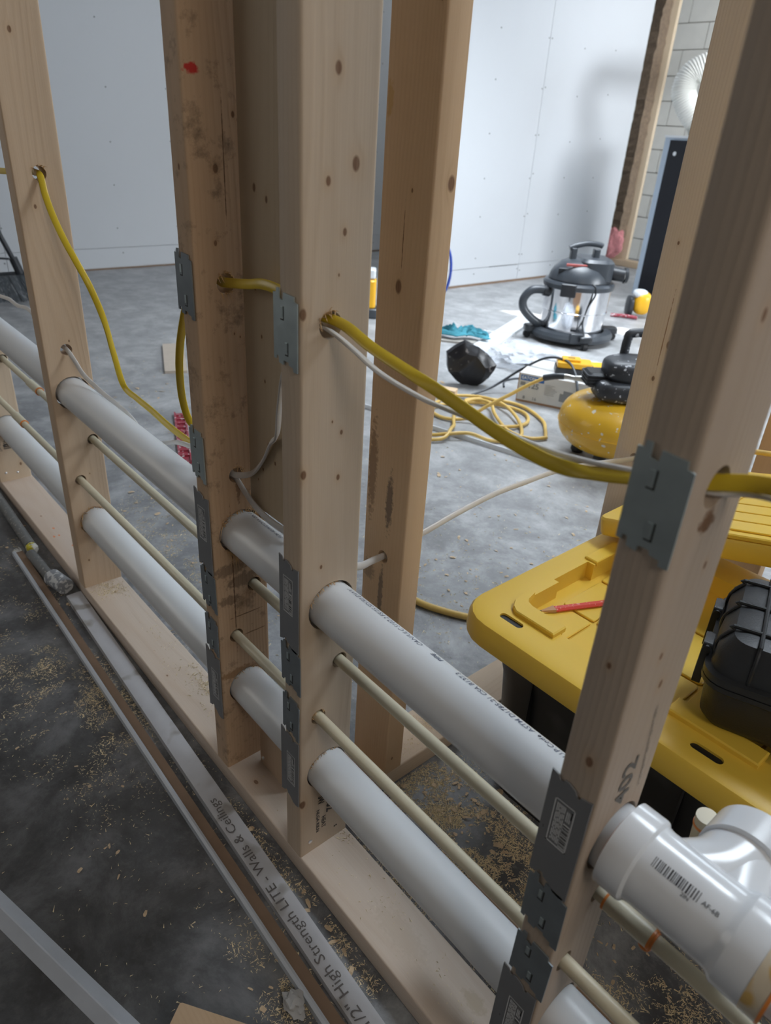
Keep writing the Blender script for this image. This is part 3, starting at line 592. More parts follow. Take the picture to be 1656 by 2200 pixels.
text_mb('AF-6B', .0055, lambda a, b: onbody(.503 + a, math.radians(-36) + b / .036, .0361), bars, xs=1.0); text_mb('2IN', .0045, lambda a, b: onbody(.488 + a, math.radians(-44) + b / .036, .0361), bars)
bars.build('printed_bar_code', inkk, tee, smooth=0)
MB().pipe(ax(.553), ax(.568), .0409, .039, 48).build('primer_smear', tanp, body)
MB().pipe(ax(.5665), ax(.569), .0413, .038, 48).build('primer_ring', orangep, body)
MB().pipe(ax(.568), ax(1.05), RP, RP - .004).build('pipe', pvc, tee)
MB().pipe(ax(.4225), ax(.4243), RP + .0012, RP - .001, 40).build('primer_ring', orangep, tee)
# cream fitting behind the branch hub
cf = thing('pipe_stub', (.46, .17, .40), 'short upright cream pipe stub with orange ring behind tee', 'pipe')
MB().tube([(.456, .182, .36), (.452, .174, .452)], .0105, 20).build('pipe', cream, cf); MB().tube([(.4525, .1752, .438), (.4524, .175, .4408)], .0112, 20).build('primer_ring', orangep, cf)

# ------------------------------------------------------------------ cables
def flat(name, pts, wd, th, m, label, up0=(0, 0, 1), ups=None, cat='cable'):
    P = spline(pts, 8); n = len(P)
    if ups is None: U = [up0] * n
    else:
        U = []
        for i in range(n):
            t = i / (n - 1) * (len(ups) - 1); k = min(int(t), len(ups) - 2); U.append(Vector(ups[k]).lerp(Vector(ups[k + 1]), t - k))
    o = MB().ribbon(P, wd, th, U).build(name, m, loc=tuple(P[0])); return tag(o, label, cat, 'flat cables strung through the framing')
yA = [(-1.75, .044, .925), (-1.60, .044, .922), (-1.35, .044, .905), (-1.13, .044, .912), (-.95, .046, .924), (-.915, .046, .925), (-.888, .046, .921), (-.87, .044, .891), (-.84, .043, .857), (-.80, .044, .821), (-.77, .049, .79), (-.749, .060, .748), (-.745, .075, .69), (-.765, .092, .62), (-.760, .102, .556), (-.705, .104, .546), (-.643, .104, .542), (-.557, .102, .536), (-.455, .100, .536), (-.37, .102, .535), (-.335, .101, .540), (-.345, .094, .565), (-.39, .082, .59), (-.421, .075, .599), (-.431, .070, .634), (-.412, .060, .685), (-.394, .055, .726), (-.368, .050, .767), (-.333, .045, .812), (-.29, .041, .846), (-.262, .041, .854), (-.240, .041, .854), (-.2215, .040, .854), (-.162, .036, .863), (-.123, .034, .870), (-.085, .036, .868), (-.045, .037, .860)]
yA += [(-.020, .038, .857), (.005, .038, .857), (.030, .0365, .855), (.072, .033, .846), (.129, .030, .838), (.166, .030, .832), (.201, .030, .825), (.234, .030, .818), (.269, .030, .813), (.302, .030, .812), (.329, .032, .816), (.357, .035, .823), (.385, .038, .832), (.41, .046, .838), (.435, .052, .845), (.47, .045, .853), (.52, .03, .865), (.60, .03, .87), (.75, .03, .87)]
seg = len(yA) - 1
ups = []
for i in range(len(yA)):
    if i < 6: ups.append((0, .3, 1))
    elif i < 12: ups.append((.25, 1, .15))
    elif i < 22: ups.append((0, .5, .8))
    elif i < 30: ups.append((.5, .8, .2))
    elif i < 37: ups.append((0, .25, 1))
    elif i < 42: ups.append((0, .9, .7))
    elif i < 47: ups.append((0, .35, 1))
    elif i < 50: ups.append((0, .9, .6))
    else: ups.append((0, .3, 1))
flat('electrical_cable', yA, .0118, .0048, yel, 'yellow flat electrical cable strung through every stud', ups=ups)
wA = [(-.09, .036, .700), (-.085, .036, .76), (-.065, .036, .815), (-.04, .038, .842), (-.014, .038, .8455), (.010, .0365, .8435), (.045, .034, .836), (.087, .031, .826), (.143, .031, .819), (.18, .036, .816), (.229, .041, .815), (.279, .041, .815), (.32, .040, .820), (.355, .041, .826), (.385, .044, .829), (.41, .050, .829), (.435, .056, .836), (.47, .046, .843), (.52, .03, .855), (.60, .03, .860), (.75, .03, .86)]
wB = [(-.26, .042, .591), (-.238, .042, .592), (-.2215, .041, .5925), (-.20, .048, .599), (-.18, .050, .613), (-.155, .0485, .640), (-.135, .047, .670), (-.117, .045, .704)]
wP = wB[:-1] + [(-.115, .044, .690)] + [(-.105, .042, .735), (-.085, .039, .79)] + wA[3:]
flat('electrical_cable', wP, .0088, .0044, whc, 'white cable rising between central studs then running under yellow one', ups=[(0, .5, .8)] * 11 + [(0, .85, -.3)] * (len(wP) - 11))
flat('electrical_cable', [(-.262, .043, .586), (-.238, .044, .586), (-.222, .044, .585), (-.205, .046, .572), (-.18, .047, .560), (-.15, .049, .552), (-.12, .055, .5460), (-.098, .066, .5405), (-.075, .092, .533), (-.050, .100, .523), (-.040, .112, .510), (-.048, .135, .497), (-.066, .17, .483), (-.084, .205, .468), (-.084, .225, .467), (-.082, .25, .478), (-.080, .30, .487), (-.085, .36, .492), (-.101, .47, .489), (-.110, .57, .482), (-.117, .68, .474), (-.112, .80, .459), (-.097, .875, .454), (-.084, .905, .457), (-.083, .93, .458), (-.08, 1.0, .45)],   .0120, .0050, whc, 'white cable draped over upper pipe and out to the stud beyond tote', up0=(.1, -.1, 1))
flat('electrical_cable', [(-1.75, .044, .605), (-1.60, .044, .602), (-1.397, .058, .612), (-1.316, .058, .620), (-1.246, .058, .618), (-1.126, .05, .633), (-.97, .044, .612), (-.92, .044, .606), (-.888, .045, .603), (-.87, .050, .586), (-.84, .054, .564), (-.80, .061, .550), (-.77, .067, .540), (-.74, .078, .527), (-.70, .089, .507), (-.64, .092, .480), (-.58, .092, .50), (-.50, .09, .53), (-.40, .085, .55), (-.30, .06, .58), (-.265, .045, .592)], .0088, .0042, whc, 'white cable dropping behind the upper pipe from the left stud', up0=(0, .6, .8))

# ------------------------------------------------------------------ things lying on the near floor
def tube_obj(name, pts, r, m, label, cat, seg=14, n=8, closed=False):
    P = spline(pts, n); o = MB().tube(P, r, seg).build(name, m, loc=tuple(P[0])); return tag(o, label, cat)
def bar(name, a, b, sec, m, parent=None, loc=None):    # profile sec (across, up) swept straight from a to b on the floor
    a, b = Vector(a), Vector(b); d = (b - a); L_ = d.length; ang = math.atan2(d.y, d.x)
    mb = MB(); mb.at(a, rz=ang); mb.prism([(p[0], p[1]) for p in sec], 0, L_, ax='X'); return mb
sb = thing('drywall_strip', (-.925, -.018, 0), 'grey drywall strip with printed writing lying along the plate', 'strip')
bar('s', (-.925, -.0185, 0), (.30, -.057, 0), [(-.0175, .001), (.0175, .001), (.0175, .0125), (.010, .0135), (-.0165, .0120)], None).build('strip_body', stripw, sb)
d_ = Vector((.30 + .925, -.057 + .0185, 0)).normalized(); nrm = Vector((-d_.y, d_.x, 0))
def strf(x0, off):
    base = Vector((-.925, -.0185, .0137)) + d_ * (x0 + .925)
    return lambda a, b: tuple(base - d_ * a - nrm * (b + off))
mb = text_mb('1/2" High Strength LITE - Walls & Ceilings', .0215, strf(.240, -.002), xs=1.19)
mb.build('printed_writing', mat('grey_print_ink', (.13, .12, .12), .7), sb, smooth=0)
sa = thing('corner_strip', (-1.2, -.066, 0), 'long brown-centred strip with grey lip nearest the camera', 'strip')
bar('s', (-1.199, -.0655, 0), (.32, -.0905, 0), [(-.0045, .0005), (.0125, .0005), (.0125, .007), (-.0045, .007)], None).build('strip_body', paperb, sa)
bar('s', (-1.199, -.0655, 0), (.32, -.0905, 0), [(-.0135, .0005), (-.0045, .0005), (-.0045, .0105), (-.0085, .0125), (-.0125, .0105)], None).build('metal_lip', beadg, sa)
mb = MB()
for k in range(14):
    a = k * .45; mb.tube([(-1.197, -.072 + .0018 * k * .7, .008), (-1.203 - .006 * R.random(), -.073 + .0018 * k * .7, .008 + .006 * R.random()), (-1.208 - .008 * R.random(), -.075 + .0018 * k * .7, .004 + .008 * R.random())], .0008, 5)
mb.build('frayed_end', dryb, sa)
cb = bar('s', (-.62, -.487, 0), (.16, -.265, 0), [(-.0155, 0), (-.014, 0), (-.001, .0115), (.0115, .0030), (.0165, .001), (.0172, .0025), (.0005, .0145), (-.0015, .0145)], None).build('corner_bead', beadg, loc=(-.62, -.487, 0)); tag(cb, 'pale grey corner bead lying across the bottom left floor', 'bead')
# off-cut block bottom
mb = MB(); mb.at((.155, -.213, 0), rz=math.radians(35)); mb.prism(rrect(0, 0, .16, .06, .003, 2), 0, .038)
o = mb.build('wood_offcut', wood('offcut', 'X', 21, [(-.045, .01, .038, .003)], base=(.55, .38, .22)), loc=(.155, -.213, 0)); tag(o, 'pine off-cut poking in at the bottom edge', 'wood')
# grey tubes and paint-crusted cap
gt = thing('grey_tube', (-1.9, -.03, 0), 'dusty grey tube with chipped white and yellow end', 'tube')
MB().tube([(-1.9, -.012, .014), (-1.20, -.032, .014)], .0135, 20).build('tube_body', poleg, gt)
mb = MB(); mb.at((-1.185, -.033, .014), rz=.1); mb.ball((0, 0, 0), (.018, .0145, .0128), 14, 8, .8)
for i, v in enumerate(mb.v): mb.v[i] = (v[0] + R.uniform(-.002, .002), v[1] + R.uniform(-.002, .002), max(.001, v[2] + R.uniform(-.0015, .002)))
mb.build('chipped_end', scrapw, gt, smooth=20)
pr = thing('paint_roller_tube', (-1.15, -.04, 0), 'short grey tube with paint-crusted white cap against the plate', 'tube')
MB().tube([(-1.160, -.043, .013), (-1.02, -.040, .013)], .0125, 20).build('tube_body', poleg, pr)
mb = MB(); mb.tube([(-1.012, -.0385, .021), (-1.010, -.0385, .021), (-.952, -.0265, .021), (-.950, -.0262, .021)], [.0185, .0205, .0205, .0185], 28)
mb.build('paint_crusted_cap', paintcan, pr)

# ------------------------------------------------------------------ yellow-lidded tote
tt = thing('storage_tote', (.37, .56, 0), 'black storage tote with yellow lid holding pencil and case', 'tote')
TX0, TX1, TY0, TY1 = -.02, .76, .303, .823
def loft(rows):   # rows: (pts, z)
    mb = MB(); n = len(rows[0][0]); vs = [(x, y, z) for pl, z in rows for x, y in pl]; fs = [(r * n + i, r * n + (i + 1) % n, (r + 1) * n + (i + 1) % n, (r + 1) * n + i) for r in range(len(rows) - 1) for i in range(n)]
    fs.append(tuple(range(n))[::-1]); fs.append(tuple((len(rows) - 1) * n + i for i in range(n))); return mb.add(vs, fs)
cxT, cyT = (TX0 + TX1) / 2, (TY0 + TY1) / 2
loft([(rrect(cxT, cyT, .64, .38, .05), .001), (rrect(cxT, cyT, .67, .41, .05), .25), (rrect(cxT, cyT, .70, .44, .05), .332)]).build('tub', binb, tt)
for k in range(7): MB().box(TX0 + .14 + k * .085, TX0 + .143 + k * .085, TY0 + .047, TY0 + .060, .03, .30).build('rib', binb, tt, smooth=0)
lid = loft([(rrect(cxT, cyT, .776, .516, .062), .333), (rrect(cxT, cyT, .78, .52, .064), .339), (rrect(cxT, cyT, .776, .516, .062), .367), (rrect(cxT, cyT, .768, .508, .058), .373), (rrect(cxT, cyT, .756, .496, .054), .375)]).build('lid', lidy, tt)
pocket = [(.052, .396), (.127, .396), (.127, .384), (.330, .384), (.330, .396), (.43, .396), (.43, .384), (.62, .384), (.62, .396), (.70, .396), (.708, .404), (.708, .50), (.718, .50), (.718, .63), (.705, .63), (.705, .72), (.695, .73), (.60, .73), (.60, .742), (.14, .742), (.14, .73), (.056, .73), (.046, .72), (.046, .595), (.032, .595), (.032, .498), (.042, .498), (.042, .408), (.046, .399)]
cm = MB().prism(pocket, .342, .40)
cut(lid, cm)
SLT = ((.064, .349), (.388, .340), (.66, .340))
cm = MB()
for cx_, cy_ in SLT: cm.prism(rrect(cx_, cy_, .043, .014, .0068, 6), .30, .40)
cut(lid, cm)
for cx_, cy_ in SLT: MB().prism(rrect(cx_, cy_, .0428, .0138, .0067, 6), .333, .3715).build('slot_shadow', binb, tt)  # black insert standing in for the shade inside each slot
for pl in ([(.034, .405), (.037, .388), (.046, .373), (.058, .365), (.131, .365), (.131, .3965), (.066, .3965), (.054, .401), (.0485, .409), (.043, .432), (.034, .430)], [(.318, .363), (.440, .363), (.440, .396), (.318, .396)], [(.60, .363), (.70, .363), (.70, .396), (.60, .396)]):
    MB().prism(pl[::-1], .372, .383, bev=.0018).build('lid_ridge', lidy, tt)
MB().prism([(.022, .60), (.048, .60), (.048, .69), (.022, .69)], .370, .380, bev=.0015).build('lid_ridge', lidy, tt)
for (a, b, c_, d_) in ((.062, .124, .405, .485), (.128, .20, .405, .485), (.204, .31, .405, .485), (.062, .124, .491, .60), (.128, .20, .491, .60), (.204, .31, .491, .60), (.315, .42, .405, .60), (.425, .53, .405, .60), (.535, .69, .405, .60), (.06, .31, .606, .72), (.315, .53, .606, .72), (.535, .69, .606, .72)):
    MB().prism(rrect((a + b) / 2, (c_ + d_) / 2, b - a, d_ - c_, .004, 2), .3418, .3465, bev=.0012).build('lid_panel', lidy, tt)
# carpenter pencil
pc = thing('carpenter_pencil', (.11, .50, .3466), 'flat red carpenter pencil lying in the tote lid', 'pencil')
pdir = Vector((.104 - .057, .537 - .438, 0)).normalized(); pa = math.atan2(pdir.y, pdir.x)
mb = MB(); mb.at((.057, .438, .3466), rz=pa); mb.prism([(-.0065, .003), (-.0035, 0), (.0035, 0), (.0065, .003), (.0065, .0045), (.0035, .0075), (-.0035, .0075), (-.0065, .0045)], .024, .17, ax='X'); mb.build('barrel', redp, pc)
mb = MB(); mb.at((.057, .438, .3466), rz=pa); mb.add([(.0, -.0012, .0028), (.0, .0012, .0028), (.0, .0012, .0046), (.0, -.0012, .0046), (.024, -.0065, .0008), (.024, .0065, .0008), (.024, .0065, .0072), (.024, -.0065, .0072)], [(0, 1, 2, 3), (4, 7, 6, 5), (0, 4, 5, 1), (1, 5, 6, 2), (2, 6, 7, 3), (3, 7, 4, 0)]); mb.build('sharpened_tip', woodraw, pc, smooth=0)
mb = MB(); mb.at((.057, .438, .3466), rz=pa); mb.box(-.004, .002, -.0011, .0011, .0029, .0045); mb.build('lead', inkk, pc, smooth=0)
# hard case on the tote
hc = thing('hard_case', (.49, .47, .376), 'black ribbed hard case with latches sitting on the tote', 'case')
A = math.radians(19)
def caseb_(mb): return mb.at((.335, .400, .3765), rz=A)
mb = loft([(rrect(.15, .10, .27, .17, .02), .0), (rrect(.15, .10, .29, .19, .026), .012), (rrect(.15, .10, .30, .20, .028), .055), (rrect(.15, .10, .312, .212, .03), .060), (rrect(.15, .10, .312, .212, .03), .066)])
def xf(mb):
    M_ = Matrix.Translation((.352, .358, .3838)) @ Matrix.Rotation(A, 4, 'Z') @ Matrix.Diagonal((1, 1, 1.12, 1)); mb.v = [tuple(M_ @ Vector(v)) for v in mb.v]; return mb
xf(mb).build('case_base', caseb, hc)
mb = loft([(rrect(.15, .10, .312, .212, .03), .0675), (rrect(.15, .10, .312, .212, .03), .076), (rrect(.15, .10, .300, .200, .028), .078), (rrect(.15, .10, .296, .196, .028), .100), (rrect(.15, .10, .270, .172, .02), .118), (rrect(.15, .10, .24, .145, .015), .121)])
xf(mb).build('case_lid', caseb, hc)
for k in range(5):
    x = .045 + k * .052; p_ = [(x, .0015, .078), (x, .001, .098), (x, .012, .117), (x, .028, .1225), (x, .172, .1225), (x, .188, .117), (x, .199, .098), (x, .199, .078)]
    xf(MB().tube(spline(p_, 4), .0028, 8)).build('case_rib', caseb, hc)
for k in range(3):
    y = .04 + k * .06; p_ = [(.0015, y, .078), (.001, y, .098), (.014, y, .117), (.032, y, .1225), (.268, y, .1225), (.286, y, .117), (.299, y, .098), (.299, y, .078)]
    xf(MB().tube(spline(p_, 4), .0026, 8)).build('case_rib', caseb, hc)
for y in (.055, .145):
    xf(MB().prism(rrect(y, .060, .032, .058, .005), -.0135, -.003, ax='X')).build('latch', caseb, hc)
    xf(MB().tube([(-.008, y - .018, .082), (-.008, y + .018, .082)], .005, 10)).build('latch_hinge', caseb, hc)
# spare lid lying rotated behind
l2 = thing('tote_lid', (.0, .68, .384), 'loose yellow lid propped at a slant over the tote and case', 'lid')
A2 = math.radians(30)
def xf2(mb):
    M_ = Matrix.Translation((-.006, .672, .3875)) @ Matrix.Rotation(math.radians(-15.5), 4, 'Y'); mb.v = [tuple(M_ @ Vector(v)) for v in mb.v]; return mb
rr_ = lambda w_, h_, r_: rrect(.31, .20, w_, h_, r_)
l2o = xf2(loft([(rr_(.616, .396, .018), .0), (rr_(.62, .40, .02), .004), (rr_(.618, .398, .02), .030), (rr_(.612, .392, .018), .034)])).build('lid_body', lidy, l2)
cut(l2o, xf2(MB().prism(rrect(.040, .105, .012, .12, .005), .02, .05)))
for k in range(7):
    for (a, b) in ((.07, .17), (.175, .30), (.305, .43), (.435, .56)): xf2(MB().prism(rrect((a + b) / 2, .045 + .045 * k + .02, b - a, .040, .002, 2), .034, .0375, bev=.0008)).build('lid_panel', lidy, l2)
xf2(MB().prism(rrect(.36, .012, .36, .014, .003), .034, .043, bev=.002)).build('lid_ridge', lidy, l2)
# yellow cable scrap beyond, right edge
tube_obj('air_hose', [(.06, .98, .50), (.09, 1.02, .508), (.16, 1.05, .51), (.3, 1.08, .50)], .0055, hosem, 'piece of orange-yellow hose crossing behind foreground stud at right', 'hose')

# ------------------------------------------------------------------ air compressor
CX, CY = -.665, 1.835
ac = thing('air_compressor', (CX, CY, 0), 'yellow pancake air compressor with paint-spattered black shroud', 'compressor')
prof = []
for k in range(25):
    a = -PI / 2 + PI * k / 24; prof.append((.205 * max(math.cos(a), 0) ** .62 + .0001, .148 + .103 * math.copysign(abs(math.sin(a)) ** .9, a)))
MB().lathe(prof, 56, CX, CY).build('tank', tanky, ac)
MB().lathe([(.2035, .139), (.2075, .140), (.2075, .143), (.2035, .144)], 56, CX, CY).build('tank_weld', tanky, ac)
for a in (15, 105, 195, 285):
    x, y = CX + .12 * math.cos(math.radians(a)), CY + .12 * math.sin(math.radians(a)); MB().lathe([(.02, 0), (.026, .01), (.022, .055), (.016, .075)], 16, x, y).build('rubber_foot', rubber, ac)
SB = Vector((CX + .03, CY - .0, 0))
def pill(c, r, rot=0, p=.55, seg=28, rings=16):
    mb = MB(); mb.at((c[0], c[1], c[2]), rz=rot); mb.ball((0, 0, 0), r, seg, rings, p); return mb
vd = math.radians(49.4)     # direction across the view
pill((CX + .05, CY, .285), (.155, .075, .040), vd).build('pump_shroud', blks, ac)
pill((CX + .05, CY + .035, .350), (.150, .085, .042), vd).build('motor_shroud', blks, ac)
mb = MB(); mb.at((CX - .065, CY - .07, .285), rz=vd); mb.prism(rrect(0, 0, .10, .09, .012), 0, .05, bev=.008); mb.build('motor_housing', blk, ac)
for k in range(4): mb = MB(); mb.at((CX - .065, CY - .07, .292 + k * .011), rz=vd); mb.prism(rrect(0, 0, .106, .096, .012), 0, .003); mb.build('cooling_fin', dgrey, ac)
pill((CX - .03, CY + .10, .34), (.07, .05, .03), vd, .35).build('air_filter', blk, ac)
hd = Vector((math.cos(vd), math.sin(vd), 0)); hb = Vector((CX - .01, CY + .10, .38))
MB().tube(spline([hb - hd * .07, hb - hd * .068 + Vector((0, 0, .05)), hb - hd * .05 + Vector((0, 0, .075)), hb + hd * .10 + Vector((0, 0, .075)), hb + hd * .13 + Vector((0, 0, .04)), hb + hd * .135], 5), .016, 14).build('carry_handle', blks, ac)
MB().at((CX - .045, CY - .055, .243)).box(-.008, .008, -.008, .008, -.012, .02, .002).build('tank_bracket', dwy, ac)
for k in range(4): MB().at((CX - .10 + k * .012, CY - .04, .30), rz=vd).box(-.002, .002, -.07, -.066, -.03, .03).build('cooling_fin', dgrey, ac)
# quick coupler and hose
hc_ = thing('air_hose', (-1.0, 1.9, 0), 'coiled yellow air hose leading to the compressor coupler', 'hose')
MB().tube([(-.845, 1.955, .222), (-.90, 1.945, .226), (-.935, 1.935, .222)], [.011, .013, .010], 16).build('quick_coupler', steel2, hc_)
MB().tube([(-.935, 1.935, .222), (-.965, 1.925, .221), (-.982, 1.918, .219)], [.008, .0105, .0105], 14).build('hose_barb', steel2, hc_)
MB().tube(spline([(-.975, 1.92, .220), (-1.0, 1.905, .216), (-1.045, 1.885, .200)], 5), [.0125] * 6 + [.0125] * 5, 14).build('hose_sleeve', dgrey, hc_)
hp = [(-1.035, 1.89, .204), (-1.08, 1.85, .170), (-1.13, 1.79, .12), (-1.18, 1.72, .07), (-1.22, 1.66, .02), (-1.28, 1.60, .010), (-1.36, 1.60, .010), (-1.41, 1.66, .010), (-1.40, 1.76, .010), (-1.34, 1.86, .010), (-1.24, 1.93, .010), (-1.14, 1.93, .010), (-1.07, 1.86, .010), (-1.06, 1.78, .012), (-1.10, 1.70, .016),
      (-1.18, 1.70, .016), (-1.28, 1.74, .024), (-1.38, 1.82, .018), (-1.33, 1.95, .010), (-1.20, 1.99, .010), (-1.05, 1.93, .010), (-.97, 1.85, .010), (-.93, 1.80, .010), (-.92, 1.78, .010), (-.96, 1.72, .010), (-1.06, 1.72, .010), (-1.18, 1.78, .024), (-1.28, 1.86, .028), (-1.36, 1.84, .022), (-1.35, 1.74, .016), (-1.26, 1.62, .018), (-1.20, 1.56, .016), (-1.16, 1.505, .030), (-1.13, 1.42, .014),
      (-1.22, 1.34, .010), (-1.35, 1.40, .018), (-1.42, 1.452, .030), (-1.50, 1.53, .016), (-1.56, 1.66, .010), (-1.50, 1.78, .010), (-1.38, 1.90, .018), (-1.24, 1.90, .026), (-1.10, 1.83, .020), (-1.0, 1.74, .010), (-.97, 1.66, .010), (-1.02, 1.58, .010), (-1.09, 1.53, .026), (-1.14, 1.46, .022), (-1.20, 1.42, .010), (-1.30, 1.455, .026), (-1.39, 1.50, .028), (-1.44, 1.60, .010), (-1.46, 1.74, .010), (-1.62, 1.80, .010), (-1.8, 1.72, .010)]
MB().tube(spline(hp, 7), .0072, 12).build('hose', hosem, hc_)
tube_obj('air_hose', [(-.58, .70, .009), (-.52, .645, .009), (-.425, .634, .009), (-.34, .665, .009), (-.259, .718, .009), (-.17, .79, .009), (-.1, .88, .009)], .0085, hosem, 'yellow hose end curving on floor left of the tote', 'hose')
# spare cords near the box
tube_obj('power_cord', [(-1.44, 1.92, .005), (-1.42, 2.04, .03), (-1.36, 2.15, .11), (-1.27, 2.20, .178), (-1.18, 2.22, .185), (-1.10, 2.18, .16), (-1.03, 2.12, .10), (-1.0, 2.08, .03), (-.98, 2.05, .005)], .0055, dgrey, 'black cord arching over the white cardboard box', 'cord')
tube_obj('power_cord', [(-1.60, 2.42, .03), (-1.48, 2.42, .05), (-1.36, 2.46, .03), (-1.25, 2.50, .02), (-1.2, 2.6, .01)], .005, dgrey, 'thin black cord crossing the clear plastic bag', 'cord')
tube_obj('power_cord', [(-1.44, 2.14, .005), (-1.50, 2.22, .005), (-1.48, 2.32, .005), (-1.40, 2.36, .005), (-1.30, 2.34, .005)], .0045, dgrey, 'short loop of black cord left of the box', 'cord')

# ------------------------------------------------------------------ cardboard box
bx = thing('cardboard_box', (-1.08, 2.2, 0), 'white printed electrical-parts carton with blue panel beside the hose', 'box')
BA = math.atan2(2.226 - 2.05, -.88 + 1.293); Mx = Matrix.Translation((-1.293, 2.05, 0)) @ Matrix.Rotation(BA, 4, 'Z')
def xb(mb): mb.v = [tuple(Mx @ Vector(v)) for v in mb.v]; return mb
BL, BD, BH = .44, .26, .128
xb(MB().box(0, BL, 0, BD, 0, BH)).build('carton', cardb, bx, smooth=0)
xb(MB().box(.004, BL - .002, -.0012, 0, .010, BH - .001)).build('printed_face', cardw, bx, smooth=0)
xb(MB().box(.002, BL - .002, .001, BD - .001, BH, BH + .0012)).build('printed_top', cardw, bx, smooth=0)
xb(MB().box(.010, .115, -.0018, -.0012, BH - .029, BH - .006)).build('blue_panel', bluei, bx, smooth=0)
ff = lambda x0, z0: (lambda a, b: (x0 + a, -.0021, z0 + b))
mb = text_mb('EATON', .019, ff(.014, BH - .023), xs=1, bold=.0005); xb(mb).build('printed_writing', whitem, bx, smooth=0)
mb = text_mb('125', .034, ff(.045, BH - .060), xs=1, bold=.001); xb(mb).build('printed_writing', greyi, bx, smooth=0); mb = text_mb('16', .020, ff(.072, .016), bold=.0005); text_mb('8', .020, ff(.030, .016), mb, bold=.0005)
xb(mb).build('printed_writing', greyi, bx, smooth=0)
mb = MB().box(.012, .034, -.0021, -.0018, BH - .052, BH - .036)
for k in range(7): mb.box(.122, .122 + R.uniform(.03, .055), -.0021, -.0018, BH - .034 - k * .007, BH - .0325 - k * .007)
for k in range(6): mb.box(.29, .29 + R.uniform(.05, .10), -.0021, -.0018, BH - .034 - k * .010, BH - .0325 - k * .010)
o = xb(mb).build('printed_lines', greyi, bx, smooth=0); tag(o, kind='stuff')
xb(MB().add([(.19, -.0021, .035), (.265, -.0021, .03), (.265, -.0021, .082), (.205, -.0021, .085), (.205, -.0021, .07), (.19, -.0021, .07)], [(0, 1, 2, 3, 4, 5)])).build('printed_picture', greyi, bx, smooth=0)

# ------------------------------------------------------------------ tool battery and charger pieces behind box
bt = thing('tool_battery', (-1.16, 2.33, .131), 'yellow and black cordless tool battery lying on the carton', 'battery')
mb = MB(); mb.at((-1.165, 2.27, .1305), rz=vd - .15); mb.prism(rrect(0, 0, .17, .10, .012), 0, .024); mb.build('battery_base', blk, bt)
mb = MB(); mb.at((-1.165, 2.27, .1545), rz=vd - .15); mb.prism(rrect(-.005, 0, .15, .09, .010), 0, .026, bev=.003); mb.prism(rrect(-.02, 0, .08, .055, .006), .024, .038, bev=.002); mb.build('battery_shell', dwy, bt)
mb = MB(); mb.at((-1.165, 2.27, .1925), rz=vd - .15); mb.box(-.035, -.005, -.006, .006, 0, .0006); mb.build('battery_slot', blk, bt)
cg = thing('battery_charger', (-1.28, 2.62, 0), 'yellow-topped battery charger on the floor by the vacuum dolly', 'charger')
mb = MB(); mb.at((-1.29, 2.66, 0), rz=vd); mb.prism(rrect(0, 0, .17, .12, .015), 0, .04); mb.prism(rrect(.13, .0, .12, .10, .012), 0, .06, bev=.004); mb.build('charger_body', blk, cg)
mb = MB(); mb.at((-1.29, 2.66, .04), rz=vd); mb.prism(rrect(-.01, .01, .14, .09, .012), 0, .028, bev=.004); mb.build('charger_top', dwy, cg)

mb = MB(); mb.at((-1.53, 1.80, 0), rz=.5); mb.prism(rrect(0, 0, .16, .05, .003, 2), 0, .036); o = mb.build('wood_offcut', wood('offcut2', 'X', 22, base=(.66, .46, .25)), loc=(-1.53, 1.80, 0)); tag(o, 'small tan block on the floor beside the black bag', 'wood')
dc = thing('hose_fitting', (-.98, 1.66, 0), 'small black and silver fitting on floor left of the compressor', 'fitting')
MB().tube([(-1.00, 1.66, .012), (-.93, 1.69, .012)], .011, 14).build('fitting_body', blk, dc); MB().tube([(-1.03, 1.645, .012), (-1.0, 1.66, .012)], .007, 12).build('fitting_tip', steel2, dc)
sn = thing('shelf_bracket', (-2.12, 2.88, 0), 'small white bracket on floor between the rag and vacuum', 'bracket')
mb = MB(); mb.at((-2.12, 2.88, 0), rz=vd - .1); mb.prism([(-.09, -.01), (.09, -.01), (.09, .0), (-.08, .0), (-.08, .02), (-.09, .02)], .001, .018); mb.build('bracket_body', whitem, sn, smooth=0)
# ------------------------------------------------------------------ shop vacuum
VX, VY = -1.855, 3.205
vc = thing('shop_vacuum', (VX, VY, 0), 'shop vacuum with shiny steel drum and black motor head', 'vacuum')
MB().lathe([(.176, .060), (.180, .065), (.1825, .17), (.1865, .172), (.1865, .178), (.1835, .180), (.1875, .315)], 64, VX, VY).build('drum', steel, vc)
MB().lathe([(.215, .020), (.240, .027), (.244, .047), (.232, .066), (.200, .076), (.190, .070), (.190, .035)], 56, VX, VY).build('dolly_ring', dgrey, vc)
for a in (229, 319, 49, 139):
    a = math.radians(a + 6); x, y = VX + .232 * math.cos(a), VY + .232 * math.sin(a)
    mb = MB(); mb.at((x, y, .0), rz=a); mb.prism(rrect(0, 0, .10, .075, .02), .040, .078, bev=.006); mb.build('caster_arm', blk, vc)
    mb = MB(); mb.at((x + .03 * math.cos(a), y + .03 * math.sin(a), .022), rz=a); mb.tube([(0, -.012, 0), (0, .012, 0)], .021, 18); mb.build('caster_wheel', rubber, vc)
fa = math.radians(229 + 75 - 20)
MB().lathe([(.190, .300), (.199, .304), (.201, .326), (.192, .338), (.15, .344)], 56, VX, VY).build('drum_rim', dgrey, vc)
prof = [(.170, .338), (.176, .345), (.170, .372), (.150, .405), (.118, .436), (.085, .450), (.04, .456), (.0001, .457)]
mb = MB().lathe(prof, 48, VX, VY); mb.build('motor_head', dgrey, vc)
